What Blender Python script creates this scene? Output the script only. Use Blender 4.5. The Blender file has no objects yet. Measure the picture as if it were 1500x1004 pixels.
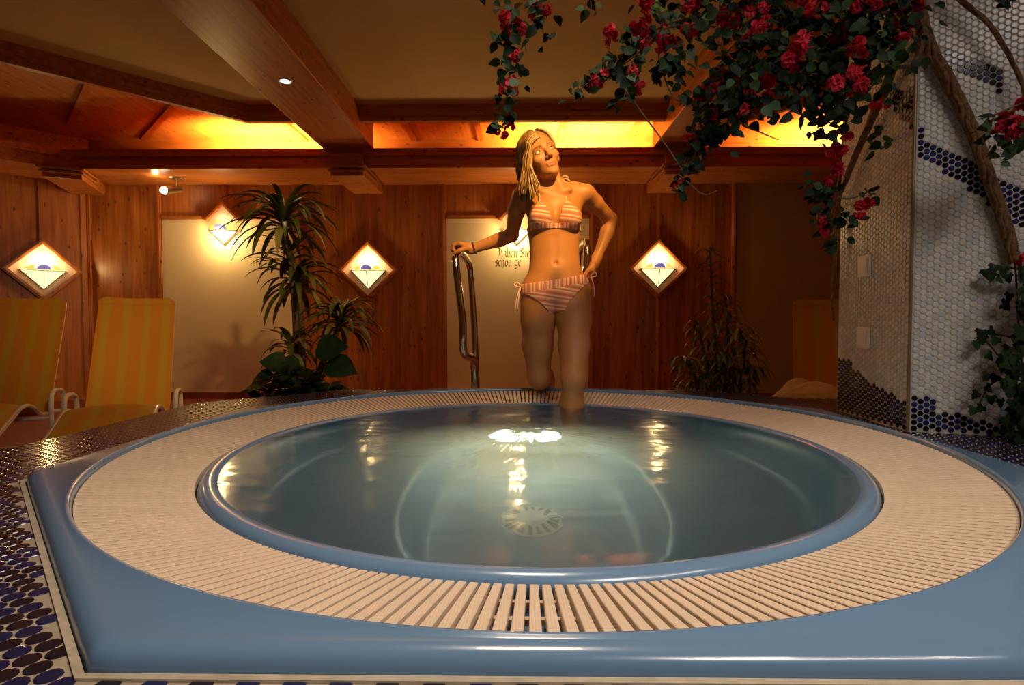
import bpy, bmesh, math, random
import numpy as np
from math import sin, cos, pi, radians, sqrt, atan2
from mathutils import Vector, Matrix
from mathutils.geometry import tessellate_polygon

SC = bpy.context.scene
COL = SC.collection
random.seed(7)

# ------------------------------------------------------------------ camera
FPX = 805.0                                   # focal length in pixels of the 1500x1004 frame
CAM = Vector((0, 0, .84))
cd = bpy.data.cameras.new('camera'); cd.sensor_width = 36; cd.lens = FPX / 1500 * 36
cd.clip_start = .02; cd.clip_end = 60
co = bpy.data.objects.new('camera', cd); COL.objects.link(co)
PITCH, YAW = atan2(27, FPX), atan2(10, FPX)
co.location = CAM; co.rotation_euler = (pi / 2 - PITCH, 0, YAW)
SC.camera = co
_R = co.rotation_euler.to_matrix()
RX, UP, FW = _R @ Vector((1, 0, 0)), _R @ Vector((0, 1, 0)), _R @ Vector((0, 0, -1))

def ray(px, py): return FW * FPX + RX * (px - 750) - UP * (py - 502)
def at(px, py, Y):                            # measured pixel -> the point at depth Y
    d = ray(px, py); return CAM + d * (Y / d.y)
def proj(p):
    d = Vector(p) - CAM; w = d.dot(FW)
    return 750 + d.dot(RX) / w * FPX, 502 - d.dot(UP) / w * FPX

# ------------------------------------------------------------------ world, exposure, room lights
SC.view_settings.view_transform = 'Standard'; SC.view_settings.look = 'None'
SC.view_settings.gamma = 1; SC.view_settings.use_curve_mapping = False
SC.view_settings.exposure = 0.0
SC.cycles.use_denoising = True
SC.cycles.max_bounces = 10; SC.cycles.diffuse_bounces = 4; SC.cycles.glossy_bounces = 4
SC.cycles.transmission_bounces = 8; SC.cycles.volume_bounces = 1
SC.cycles.sample_clamp_indirect = 4
W = bpy.data.worlds.new('world'); SC.world = W; W.use_nodes = True
W.node_tree.nodes['Background'].inputs[0].default_value = (1, .7, .42, 1)
W.node_tree.nodes['Background'].inputs[1].default_value = .012

def light(name, kind, loc, energy, color, target=None, size=.1, size_y=None, spot=60, blend=.5, parent=None):
    l = bpy.data.lights.new(name, kind); l.energy = energy; l.color = color
    if kind == 'AREA':
        l.shape = 'RECTANGLE' if size_y else 'SQUARE'; l.size = size
        if size_y: l.size_y = size_y
    else: l.shadow_soft_size = size
    if kind == 'SPOT': l.spot_size = radians(spot); l.spot_blend = blend
    o = bpy.data.objects.new(name, l); COL.objects.link(o); o.location = loc
    if target is not None:
        o.rotation_euler = (Vector(target) - Vector(loc)).to_track_quat('-Z', 'Y').to_euler()
    if parent: o.parent = parent
    return o
# ceiling panel above the camera end of the room, spot over the tub, low room fill
fl = light('front_ceiling_light', 'AREA', (1.30, -.35, 2.74), 41, (1, .88, .77), (.10, .90, .45), 1.6, .8); fl.data.spread = radians(112)
tl = light('tub_fill_light', 'AREA', (.05, 1.15, 2.76), 6, (1, .80, .62), (.05, 1.15, .4), .5); tl.data.spread = radians(78)  # added fill from overhead, brightens the grate and blue rim; no fixture here
light('tub_spotlight', 'SPOT', (.62, .95, 2.74), 440, (1, .57, .15), (.13, 2.6, 1.45), .04, spot=23, blend=.6)
light('room_fill', 'AREA', (-.6, 3.7, 2.5), 6, (1, .50, .16), (0, 3.6, 0), 2.2, 1.2)
light('left_wall_wash', 'SPOT', (.35, .55, 2.74), 240, (1, .56, .18), (-3.05, 5.2, .62), .05, spot=34, blend=.7)

# ------------------------------------------------------------------ helpers
def tag(o, label=None, cat=None, group=None, kind=None):
    if label: o['label'] = label
    if cat: o['category'] = cat
    if group: o['group'] = group
    if kind: o['kind'] = kind
    return o
def empty(name, loc=(0, 0, 0), label=None, cat=None, group=None):
    o = bpy.data.objects.new(name, None); o.empty_display_size = .05; COL.objects.link(o); o.location = loc
    return tag(o, label, cat, group)

class MB:
    """collects shapes; build() links them as ONE mesh object"""
    def __init__(s): s.v = []; s.f = []; s.m = []; s.mi = 0
    def add(s, vs, fs):
        n = len(s.v); s.v += [tuple(v) for v in vs]
        for f in fs: s.f.append(tuple(i + n for i in f)); s.m.append(s.mi)
    def box(s, lo, hi, R=None, c=None):
        x0, y0, z0 = lo; x1, y1, z1 = hi
        vs = [Vector(p) for p in ((x0,y0,z0),(x1,y0,z0),(x1,y1,z0),(x0,y1,z0),(x0,y0,z1),(x1,y0,z1),(x1,y1,z1),(x0,y1,z1))]
        if R is not None: vs = [R @ v for v in vs]
        if c is not None: vs = [v + Vector(c) for v in vs]
        s.add(vs, [(0,3,2,1),(4,5,6,7),(0,1,5,4),(1,2,6,5),(2,3,7,6),(3,0,4,7)])
    def prism(s, poly, z0, z1):               # poly of (x, y), counter-clockwise
        n = len(poly)
        vs = [(x, y, z0) for x, y in poly] + [(x, y, z1) for x, y in poly]
        s.add(vs, [tuple(range(n - 1, -1, -1)), tuple(range(n, 2 * n))] + [(i, (i+1) % n, n + (i+1) % n, n + i) for i in range(n)])
    def bar(s, a, b, w, h, up=(0, 0, 1)):     # box along a-b, w sideways, h along up
        a, b = Vector(a), Vector(b); d = (b - a).normalized(); u = Vector(up)
        sd = d.cross(u).normalized(); u = sd.cross(d).normalized()
        vs = []
        for p in (a, b):
            for i, j in ((-1,-1),(1,-1),(1,1),(-1,1)): vs.append(p + sd * (i * w / 2) + u * (j * h / 2))
        s.add(vs, [(0,1,2,3),(7,6,5,4),(0,4,5,1),(1,5,6,2),(2,6,7,3),(3,7,4,0)])
    def tube(s, pts, r, n=10, caps=True, flat=1.0, closed=False):
        P = [Vector(p) for p in pts]; m = len(P)
        rr = r if isinstance(r, (list, tuple)) else [r] * m
        t0 = (P[1] - P[0]).normalized()
        u = Vector((0, 0, 1)) if abs(t0.z) < .9 else Vector((1, 0, 0))
        u = (u - t0 * u.dot(t0)).normalized(); vs = []
        for i in range(m):
            t = ((P[min(i+1, m-1)] - P[max(i-1, 0)])).normalized() if not closed else (P[(i+1) % m] - P[i-1]).normalized()
            u = (u - t * u.dot(t)).normalized(); w = t.cross(u)
            for k in range(n):
                a = 2 * pi * k / n; vs.append(P[i] + (u * cos(a) + w * sin(a) * flat) * rr[i])
        fs = []
        for i in range(m if closed else m - 1):
            for k in range(n):
                a, b = i * n, ((i + 1) % m) * n
                fs.append((a + k, a + (k+1) % n, b + (k+1) % n, b + k))
        if caps and not closed: fs += [tuple(range(n - 1, -1, -1)), tuple((m-1)*n + k for k in range(n))]
        s.add(vs, fs)
    def lathe(s, prof, c=(0, 0, 0), n=32, close=False):   # prof: (r, z) bottom to top
        vs = []; fs = []; m = len(prof)
        for r, z in prof:
            for k in range(n): a = 2*pi*k/n; vs.append((c[0] + r*cos(a), c[1] + r*sin(a), c[2] + z))
        for i in range(m - 1):
            for k in range(n): fs.append((i*n+k, i*n+(k+1)%n, (i+1)*n+(k+1)%n, (i+1)*n+k))
        if prof[0][0] > 1e-6 and close: fs.append(tuple(range(n-1, -1, -1)))
        if prof[-1][0] > 1e-6 and close: fs.append(tuple((m-1)*n+k for k in range(n)))
        s.add(vs, fs)
    def ball(s, c, r, n=10, R=None):
        rx, ry, rz = r if isinstance(r, (list, tuple)) else (r, r, r); vs = []; fs = []; m = n // 2 + 1
        for i in range(m + 1):
            t = pi * i / m
            for k in range(n):
                a = 2*pi*k/n; p = Vector((rx*sin(t)*cos(a), ry*sin(t)*sin(a), -rz*cos(t)))
                if R is not None: p = R @ p
                vs.append(p + Vector(c))
        for i in range(m):
            for k in range(n): fs.append((i*n+k, i*n+(k+1)%n, (i+1)*n+(k+1)%n, (i+1)*n+k))
        s.add(vs, fs)
    def build(s, name, mats, parent=None, smooth=False, bevel=0, weld=False, loc=None):
        me = bpy.data.meshes.new(name); me.from_pydata(s.v, [], s.f)
        mats = mats if isinstance(mats, (list, tuple)) else [mats]
        for m in mats: me.materials.append(m)
        me.polygons.foreach_set('material_index', s.m)
        if weld:
            bm = bmesh.new(); bm.from_mesh(me); bmesh.ops.remove_doubles(bm, verts=bm.verts, dist=1e-5)
            bmesh.ops.recalc_face_normals(bm, faces=bm.faces); bm.to_mesh(me); bm.free()
        if smooth: me.polygons.foreach_set('use_smooth', [True] * len(me.polygons))
        me.update()
        o = bpy.data.objects.new(name, me); COL.objects.link(o)
        if loc is not None: o.location = loc
        if parent: o.parent = parent
        if bevel:
            b = o.modifiers.new('bevel', 'BEVEL'); b.width = bevel; b.segments = 2; b.limit_method = 'ANGLE'
        if smooth == 'auto':
            es = o.modifiers.new('split', 'EDGE_SPLIT'); es.split_angle = radians(35)
        return o

def world_parent(o, parent):                  # parent an object built in world coordinates
    o.parent = parent; o.matrix_parent_inverse = Matrix.Translation(parent.location).inverted()
    return o
def struct(o): o['kind'] = 'structure'; return o
def spline(pts, n=8):                         # Catmull-Rom through the points
    P = [Vector(p) for p in pts]; P = [P[0] * 2 - P[1]] + P + [P[-1] * 2 - P[-2]]; out = []
    for i in range(1, len(P) - 2):
        a, b, c, d = P[i-1:i+3]
        for k in range(n):
            t = k / n
            out.append(.5 * ((2*b) + (c - a)*t + (2*a - 5*b + 4*c - d)*t*t + (3*b - a - 3*c + d)*t**3))
    return out + [P[-2]]

# ------------------------------------------------------------------ materials
def new_mat(name):
    m = bpy.data.materials.new(name); m.use_nodes = True
    return m, m.node_tree, m.node_tree.nodes['Principled BSDF']
def plain(name, col, rough=.5, metal=0, spec=None, coat=0, sss=0, emit=None, es=0, var=0, scale=20, bump=0, bscale=80):
    m, t, b = new_mat(name)
    b.inputs['Base Color'].default_value = (*col, 1); b.inputs['Roughness'].default_value = rough
    b.inputs['Metallic'].default_value = metal; b.inputs['Coat Weight'].default_value = coat
    if spec is not None: b.inputs['Specular IOR Level'].default_value = spec
    if sss:
        b.inputs['Subsurface Weight'].default_value = sss; b.inputs['Subsurface Scale'].default_value = .01
        b.inputs['Subsurface Radius'].default_value = (1, .35, .15)
    if emit: b.inputs['Emission Color'].default_value = (*emit, 1); b.inputs['Emission Strength'].default_value = es
    tc = t.nodes.new('ShaderNodeTexCoord')
    if var:
        n = t.nodes.new('ShaderNodeTexNoise'); n.inputs['Scale'].default_value = scale; n.inputs['Detail'].default_value = 5
        t.links.new(tc.outputs['Object'], n.inputs['Vector'])
        r = t.nodes.new('ShaderNodeValToRGB')
        r.color_ramp.elements[0].position = .3; r.color_ramp.elements[1].position = .7
        r.color_ramp.elements[0].color = (*[max(0, c * (1 - var)) for c in col], 1)
        r.color_ramp.elements[1].color = (*[min(1, c * (1 + var)) for c in col], 1)
        t.links.new(n.outputs['Fac'], r.inputs['Fac']); t.links.new(r.outputs['Color'], b.inputs['Base Color'])
    if bump:
        n = t.nodes.new('ShaderNodeTexNoise'); n.inputs['Scale'].default_value = bscale; n.inputs['Detail'].default_value = 3
        t.links.new(tc.outputs['Object'], n.inputs['Vector'])
        bp = t.nodes.new('ShaderNodeBump'); bp.inputs['Strength'].default_value = bump; bp.inputs['Distance'].default_value = .01
        t.links.new(n.outputs['Fac'], bp.inputs['Height']); t.links.new(bp.outputs['Normal'], b.inputs['Normal'])
    return m
def wood(name, axis, dark=(.33, .085, .014), lite=(.55, .19, .038), rough=.38, plank=0, plank_axis=0):
    """knotty pine: fine grain drawn out along the axis, dark knots, optional plank tones"""
    m, t, b = new_mat(name); N = t.nodes; L = t.links
    tc = N.new('ShaderNodeTexCoord'); mp = N.new('ShaderNodeMapping')
    sc = [14, 14, 14]; sc[axis] = .9; mp.inputs['Scale'].default_value = sc
    L.new(tc.outputs['Object'], mp.inputs['Vector'])
    n = N.new('ShaderNodeTexNoise'); n.inputs['Scale'].default_value = 2.2; n.inputs['Detail'].default_value = 6; n.inputs['Distortion'].default_value = .4
    L.new(mp.outputs['Vector'], n.inputs['Vector'])
    r = N.new('ShaderNodeValToRGB'); e = r.color_ramp.elements
    e[0].position = .32; e[1].position = .70; e[0].color = (*dark, 1); e[1].color = (*lite, 1)
    L.new(n.outputs['Fac'], r.inputs['Fac'])
    mk = N.new('ShaderNodeMapping'); sk = [12, 12, 12]; sk[axis] = 6.5; mk.inputs['Scale'].default_value = sk
    L.new(tc.outputs['Object'], mk.inputs['Vector'])
    v = N.new('ShaderNodeTexVoronoi'); v.inputs['Scale'].default_value = 1.0; L.new(mk.outputs['Vector'], v.inputs['Vector'])
    vr = N.new('ShaderNodeValToRGB'); ve = vr.color_ramp.elements
    ve[0].position = .08; ve[1].position = .16; ve[0].color = (1, 1, 1, 1); ve[1].color = (0, 0, 0, 1)
    L.new(v.outputs['Distance'], vr.inputs['Fac'])
    mx = N.new('ShaderNodeMix'); mx.data_type = 'RGBA'
    L.new(vr.outputs['Color'], mx.inputs['Factor']); L.new(r.outputs['Color'], mx.inputs['A'])
    mx.inputs['B'].default_value = (.10, .03, .008, 1)
    out = mx.outputs['Result']
    if plank:
        sx = N.new('ShaderNodeSeparateXYZ'); L.new(tc.outputs['Object'], sx.inputs[0])
        d = N.new('ShaderNodeMath'); d.operation = 'DIVIDE'; d.inputs[1].default_value = plank; L.new(sx.outputs[plank_axis], d.inputs[0])
        fl = N.new('ShaderNodeMath'); fl.operation = 'FLOOR'; L.new(d.outputs[0], fl.inputs[0])
        wn = N.new('ShaderNodeTexWhiteNoise'); wn.noise_dimensions = '1D'; L.new(fl.outputs[0], wn.inputs['W'])
        ma = N.new('ShaderNodeMapRange'); ma.inputs['To Min'].default_value = .86; ma.inputs['To Max'].default_value = 1.12
        L.new(wn.outputs['Value'], ma.inputs['Value'])
        mm = N.new('ShaderNodeMix'); mm.data_type = 'RGBA'; mm.blend_type = 'MULTIPLY'; mm.inputs['Factor'].default_value = 1
        L.new(out, mm.inputs['A']); L.new(ma.outputs['Result'], mm.inputs['B']); out = mm.outputs['Result']
    L.new(out, b.inputs['Base Color']); b.inputs['Roughness'].default_value = rough
    bp = N.new('ShaderNodeBump'); bp.inputs['Strength'].default_value = .08; bp.inputs['Distance'].default_value = .004
    L.new(n.outputs['Fac'], bp.inputs['Height']); L.new(bp.outputs['Normal'], b.inputs['Normal'])
    return m
WOODX = wood('pine_grain_x', 0); WOODY = wood('pine_grain_y', 1)
WOODZ = wood('pine_grain_z', 2, plank=.12, plank_axis=0)
WOODT = wood('pine_trim', 2, (.40, .11, .02), (.56, .20, .045), .32)
PLASTER = plain('cream_plaster', (.62, .46, .19), .85, var=.05, scale=3)
PANEL = plain('white_wall_panel', (.85, .70, .44), .7, var=.03, scale=4)
BEIGE = plain('beige_wall_panel', (.52, .39, .13), .75, var=.04, scale=4)
REDFLOOR = plain('red_brown_floor', (.26, .06, .035), .6, var=.2, scale=30)
BLUE = plain('blue_acrylic', (.150, .27, .43), .22, coat=.3)
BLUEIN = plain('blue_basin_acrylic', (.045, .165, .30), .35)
CHROME = plain('polished_steel', (.72, .66, .58), .12, metal=1)
WHITEP = plain('white_plastic', (.80, .76, .68), .35)
GROUT = plain('cream_grout', (.42, .34, .24), .8, var=.1, scale=60)
CAULK = plain('beige_caulk', (.50, .42, .30), .7, var=.15, scale=40)
NAVY = [plain('navy_tile', (.012, .014, .07), .12), plain('black_blue_tile', (.008, .008, .022), .12), plain('deep_blue_tile', (.022, .03, .14), .12)]
DECKT = [plain('deck_navy_tile', (.016, .018, .07), .16), plain('deck_black_tile', (.016, .012, .02), .16), plain('deck_brown_tile', (.022, .014, .018), .18), plain('deck_blue_tile', (.016, .02, .085), .16)]
PALE = [plain('white_round_tile', (.70, .69, .66), .25), plain('grey_round_tile', (.60, .60, .58), .25), plain('pale_blue_tile', (.58, .61, .65), .25), plain('cream_round_tile', (.67, .64, .57), .25)]
PIERGROUT = plain('grey_grout', (.52, .49, .45), .85, var=.1, scale=80)
LEAF = [plain('dark_leaf', (.007, .020, .007), .62, spec=.25, var=.3, scale=25), plain('green_leaf', (.016, .046, .012), .6, spec=.25, var=.3, scale=25), plain('pale_leaf', (.04, .085, .03), .6, spec=.25, var=.25, scale=25)]
PETAL = [plain('red_petal', (.46, .006, .018), .6, spec=.2, var=.35, scale=40), plain('pink_petal', (.70, .035, .06), .6, spec=.2, var=.3, scale=40)]
BARK = plain('vine_bark', (.17, .085, .035), .9, var=.5, scale=60, bump=.6, bscale=90)
# ================================================================== the room
WY = 6.12                                     # back wall
LC = (-4.78, WY); RC = (4.55, WY)             # where the back wall turns towards the camera
def plane_poly(name, poly, z, mat, hole=None, flip=False):
    loops = [[Vector((x, y, 0)) for x, y in poly]] + ([[Vector((x, y, 0)) for x, y in hole]] if hole else [])
    vs = [(v.x, v.y, z) for l in loops for v in l]; m = MB()
    m.add(vs, [tuple(t) for t in tessellate_polygon(loops)])
    o = m.build(name, mat)
    bm = bmesh.new(); bm.from_mesh(o.data)
    for f in bm.faces:
        f.normal_update()
        if (f.normal.z < 0) != flip: f.normal_flip()
    bm.to_mesh(o.data); bm.free()
    return o
TC = Vector((.04, 1.69, 0))                   # tub centre
RIMZ, DECKZ = .51, .485
def octagon(a=1.15, grow=0):                  # the tub's outline
    a = a + grow; k = a * math.tan(pi / 8)
    return [(TC.x + x, TC.y + y) for x, y in ((-k,-a),(k,-a),(a,-k),(a,k),(k,a),(-k,a),(-a,k),(-a,-k))]
ROOM = [(-8.2, -3), (6.8, -3), (6.8, 3.87), RC, LC, (-8.2, 2.70)]
struct(plane_poly('floor', ROOM, 0, REDFLOOR, octagon(grow=-.02)))
CORN = [(-5.6, 1.85), (-2.45, 5.0), (2.05, 5.0), (5.2, 1.85)]
struct(plane_poly('ceiling', [(-5.6, -3), (5.2, -3), CORN[3], CORN[2], CORN[1], CORN[0]], 2.80, PLASTER, flip=True))
COVEW = wood('pine_cove_boards', 1, (.42, .15, .035), (.60, .26, .06), plank=.0)
struct(plane_poly('ceiling_cove', [(-8.3, -3), (-5.6, -3), CORN[0], CORN[1], CORN[2], CORN[3], (5.2, -3), (6.9, -3), (6.9, 3.95), (RC[0] + .05, WY + .1), (LC[0] - .05, WY + .1), (-8.3, 2.75)], 2.88, COVEW, flip=True))

def wall(name, a, b, z0, z1, mat, th=.1):     # a vertical slab whose room face runs a -> b, room on the right of it
    d = (Vector(b) - Vector(a)).normalized(); nrm = Vector((-d.y, d.x))
    m = MB(); p = [Vector(a), Vector(b), Vector(b) + nrm * th, Vector(a) + nrm * th]
    m.prism([(q.x, q.y) for q in p], z0, z1)
    return struct(m.build(name, mat, weld=True))
wall('wall_back', LC, RC, 0, 2.9, WOODZ)
wall('wall_left', (-8.2, 2.70), LC, 0, 2.9, WOODZ)
wall('wall_right', RC, (6.8, 3.87), 0, 2.9, WOODZ)
wall('wall_side_left', (-8.2, -3), (-8.2, 2.70), 0, 2.9, PLASTER)
wall('wall_side_right', (6.8, 3.87), (6.8, -3), 0, 2.9, PLASTER)
wall('wall_front', (6.8, -3), (-8.2, -3), 0, 2.9, PLASTER)

K = WY / FPX
def wx(px): return (px - 760) * K             # across the back wall
def wz(py): return .84 + (475 - py) * K
def panel(name, x0, x1, z0, z1, mat):
    m = MB(); m.box((x0, WY - .012, z0), (x1, WY + .01, z1)); return struct(m.build(name, mat))
panel('wall_panel', wx(237), wx(429), .06, wz(322), PANEL)
panel('wall_panel', wx(655), wx(862), .06, wz(322), PANEL)
panel('wall_panel', wx(1075), wx(1330), .06, wz(268), BEIGE)
def trim(x0, x1, z0, z1, d=.022, mat=None):
    m = MB(); m.box((x0, WY - d, z0), (x1, WY + .005, z1))
    m.box((x0 + .012, WY - d - .008, z0), (x1 - .012, WY - d + .001, z1))
    return struct(m.build('trim', mat or WOODT))
for px in (128, 233, 433, 651, 866, 1071): trim(wx(px) - .022, wx(px) + .022, .06, 2.383)
for px in (541, 963): trim(wx(px) - .02, wx(px) + .02, .06, 2.383, .018)
trim(wx(237), wx(306), wz(322), wz(322) + .035, mat=WOODX); trim(wx(354), wx(429), wz(322), wz(322) + .035, mat=WOODX)
trim(wx(655), wx(732), wz(322), wz(322) + .035, mat=WOODX); trim(wx(781), wx(862), wz(322), wz(322) + .035, mat=WOODX)
for px in (330, 757): trim(wx(px) - .02, wx(px) + .02, wz(297), 2.383, .018)
m = MB(); m.box((LC[0], WY - .025, 0), (RC[0], WY + .005, .075)); struct(m.build('baseboard_back', REDFLOOR))
# trims on the angled wall at the left
lw_d = Vector((-8.2 + 4.78, 2.70 - WY, 0)).normalized(); lw_n = Vector((-lw_d.y, lw_d.x, 0))
if lw_n.y > 0: lw_n = -lw_n
def lw(s, z, off=0): p = Vector((LC[0], LC[1], z)) + lw_d * s + lw_n * off; return p
for s in (.07, .42, 1.3):
    m = MB(); m.bar(lw(s, .06, .008), lw(s, 2.383, .008), .045, .03, lw_n); struct(m.build('trim', WOODT))

# lowered soffit with a front beam all round, a light cove above it
BY = 5.47
def offs(d):                                  # the wall line moved d into the room
    q = d * (sqrt(2) - 1)
    return [(-8.2 + d * .0 + .0, 2.70 - d * sqrt(2)), (LC[0] + q, WY - d), (RC[0] - q, WY - d), (6.8, 3.87 - d * sqrt(2))]
def strip(name, d0, d1, z0, z1, mat):         # a board following the wall from offset d0 to d1
    A, B = offs(d0), offs(d1); m = MB()
    for i in range(3):
        m.prism([B[i], B[i+1], A[i+1], A[i]], z0, z1)
    return struct(m.build(name, mat))
strip('wall_top_board', -.01, .02, 2.60, 2.88, wood('pine_top_board', 0, (.46, .19, .045), (.62, .28, .07)))
strip('soffit', -.02, .62, 2.383, 2.41, WOODX)
strip('soffit_beam', .61, .68, 2.375, 2.49, WOODX)
strip('soffit_beam', .60, .705, 2.49, 2.559, WOODX)
# cornice around the ceiling field
m = MB()
for (a, b) in zip(CORN[:-1], CORN[1:]):
    a3, b3 = Vector((*a, 0)), Vector((*b, 0))
    for z0, z1, w in ((2.66, 2.70, .05), (2.70, 2.745, .075), (2.745, 2.80, .10), (2.80, 2.90, .03)):
        m.bar(a3 + Vector((0, 0, (z0+z1)/2)), b3 + Vector((0, 0, (z0+z1)/2)), w, z1 - z0)
struct(m.build('cornice', WOODX))
# battens on the cove ceiling
for x in (-2.35, -1.15, -.42, .45, 1.2, 2.2):
    m = MB(); m.box((x - .03, 5.05, 2.85), (x + .03, WY, 2.885)); struct(m.build('cove_batten', WOODY))
for k in range(4):                            # on the angled corner at the left, square to it
    s_ = 1.92 - .89 * k; p = Vector(((s_ - 7.45) / 2, (s_ + 7.45) / 2, 2.868)); q = p + Vector((-1, 1, 0)) * 1.35
    m = MB(); m.bar(p, q, .06, .035); struct(m.build('cove_batten', WOODY))
for k in range(3):
    p = Vector((2.35 + .5 * k, 4.75 - .5 * k, 2.868)); q = p + Vector((1, 1, 0)) * 1.35
    m = MB(); m.bar(p, q, .06, .035); struct(m.build('cove_batten', WOODY))
# ceiling beams running to the back, each on a corbel
for x0, x1 in ((-1.925, -1.43), (1.31, 1.80)):
    m = MB(); m.box((x0, -3, 2.562), (x1, 5.46, 2.83)); struct(m.build('ceiling_beam', WOODY, bevel=.006))
    xc = (x0 + x1) / 2 + .01; m = MB()
    m.box((xc - .16, 5.36, 2.28), (xc + .16, WY, 2.383)); m.box((xc - .18, 5.33, 2.315), (xc + .18, 5.80, 2.335))
    m.box((xc - .19, 5.30, 2.35), (xc + .19, 5.80, 2.372)); m.box((xc - .15, 5.37, 2.38), (xc + .15, 5.45, 2.50))
    struct(m.build('corbel', WOODX, bevel=.004))
m = MB(); c = Vector((-4.51, 5.47, 0)); ax = Vector((-.383, .924, 0)); sd = Vector((.924, .383, 0))
Rm = Matrix((sd, ax, Vector((0, 0, 1)))).transposed()
m.box((-.16, -.10, 2.27), (.16, .72, 2.383), Rm, c); m.box((-.18, -.13, 2.315), (.18, .35, 2.335), Rm, c); m.box((-.19, -.15, 2.35), (.19, .3, 2.372), Rm, c)
m.box((-.15, -.09, 2.38), (.15, .02, 2.50), Rm, c)
struct(m.build('corbel', WOODX, bevel=.004))

# light tubes lying in the cove behind the beam
TUBE = plain('warm_light_tube', (1, .8, .5), .5, emit=(1, .50, .10), es=6)
for i, (x0, x1, w) in enumerate(((-3.15, -2.02, 'left'), (.08, 1.18, 'middle'), (2.95, 3.95, 'right'))):
    t = empty('cove_light', ((x0+x1)/2, 5.82, 2.41), ('tube light behind the wooden beam left of the long ceiling beam', 'tube light behind the wooden beam above the woman', 'tube light behind the wooden beam by the flowering vine')[i], 'light', 'cove lights above the soffit')
    m = MB(); m.tube([(x0 - t.location.x, 0, .06), (x1 - t.location.x, 0, .06)], .014, 10); m.build('light_tube', TUBE, t)
    m = MB(); m.box((x0 - t.location.x, -.03, 0), (x1 - t.location.x, .03, .04)); m.build('base', WHITEP, t)
    light('tube_glow', 'AREA', ((x0+x1)/2, 5.76, 2.50), 135, (1, .50, .13), ((x0+x1)/2, 5.98, 2.9), x1 - x0, .05).data.spread = radians(150)

# ================================================================== raised tiled deck
DECK = [(-1.45, -.5), (2.6, -.5), (2.6, 2.62), (1.32, 2.62), (.98, 2.96), (-.92, 2.96), (-1.45, 2.43)]
OCT = octagon(grow=.012)
o = plane_poly('floor_deck', DECK, DECKZ, GROUT, OCT)
m = MB(); n = len(DECK)
m.add([(x, y, 0) for x, y in DECK] + [(x, y, DECKZ) for x, y in DECK], [(i, (i+1) % n, n + (i+1) % n, n + i) for i in range(n)])
struct(m.build('wall_deck', GROUT)); struct(o)
def inside(p, poly):
    r = False; x, y = p
    for i in range(len(poly)):
        (x0, y0), (x1, y1) = poly[i], poly[i-1]
        if (y0 > y) != (y1 > y) and x < (x1 - x0) * (y - y0) / (y1 - y0) + x0: r = not r
    return r
def disc_tiles(name, cells, r, th, mats, n=12):
    """cells: (origin, U, V, N, material index): round tiles as low domed discs, one mesh"""
    m = MB(); ca = [(cos(2*pi*k/n), sin(2*pi*k/n)) for k in range(n)]
    for o, U, V, Nn, mi in cells:
        m.mi = mi; a = [o + (U*x + V*y) * r for x, y in ca]; b = [o + (U*x + V*y) * (r*.95) + Nn * th * .8 for x, y in ca]; c = [o + (U*x + V*y) * (r*.80) + Nn * th for x, y in ca]
        m.add(a + b + c, [(k, (k+1) % n, n + (k+1) % n, n + k) for k in range(n)] + [(n + k, n + (k+1) % n, 2*n + (k+1) % n, 2*n + k) for k in range(n)] + [tuple(2*n + k for k in range(n))])
    return m.build(name, mats)
PIER = [Vector((1.284, 1.82, 0)), Vector((1.305, 2.26, 0)), Vector((1.6, 2.58, 0)), Vector((2.5, 2.58, 0)), Vector((1.284 + .961*.9, 1.82 - .276*.9, 0))]
PP = [(p.x, p.y) for p in PIER]
rnd = random.Random(3); cells = []; p = .0265
big = octagon(grow=.015); X, Y, Z = Vector((1,0,0)), Vector((0,1,0)), Vector((0,0,1))
i0 = 0
for i in range(int(4.1 / (p * .866))):
    x = -1.437 + i * p * .866
    for j in range(int(3.2 / p)):
        y = -.1 + j * p + (p / 2 if i % 2 else 0)
        if y < .0 or (y < 2.94 and False): pass
        if not inside((x, y), DECK) or inside((x, y), big) or inside((x, y), PP) or x > 1.9: continue
        if min(abs(x + 1.45), 9) < .012 or y > 2.95: continue
        cells.append((Vector((x, y, DECKZ)), X, Y, Z, rnd.choice((0, 0, 1, 1, 2, 3))))
struct(disc_tiles('floor_tiles', cells, .0127, .0014, DECKT, 12))
m = MB()                                      # caulk seam around the tub
o1, o2 = octagon(grow=.003), octagon(grow=.0115)
for i in range(8):
    m.prism([o1[i], o2[i], o2[(i+1) % 8], o1[(i+1) % 8]][::-1] if False else [o2[i], o2[(i+1) % 8], o1[(i+1) % 8], o1[i]], DECKZ - .002, DECKZ + .0035)
struct(m.build('trim_caulk', CAULK))

# ================================================================== tiled pier at the right
m = MB(); m.prism([(q.x, q.y) for q in (PIER[0], PIER[4], PIER[3], PIER[2], PIER[1])], DECKZ - .01, 2.82)
struct(m.build('wall_pier', PIERGROUT, weld=True))
def navy_right(x, y):
    t = 583 if x < 1367 else 606 if x < 1400 else 606 + (x - 1400) * .28
    if y > t: return True
    if abs(y - (208 + (x - 1340) * .62)) < 14 + (x - 1340) * .08: return True
    if x < 1352 and 190 < y < 232: return True
    return x < 1472 and abs(y - (62 + (x - 1340) * .45)) < 12 + max(0, x - 1400) * .08
def navy_left(x, y):
    pr = ((1225, 524), (1244, 527), (1250, 540), (1262, 548), (1276, 562), (1300, 574), (1330, 594))
    for (x0, y0), (x1, y1) in zip(pr, pr[1:]):
        if x0 <= x <= x1 and y > y0 + (y1 - y0) * (x - x0) / (x1 - x0): return True
    return x > 1291 and 129 < y < 150 + (x - 1300) * 1.1
cells = []; p = .0198
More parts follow.
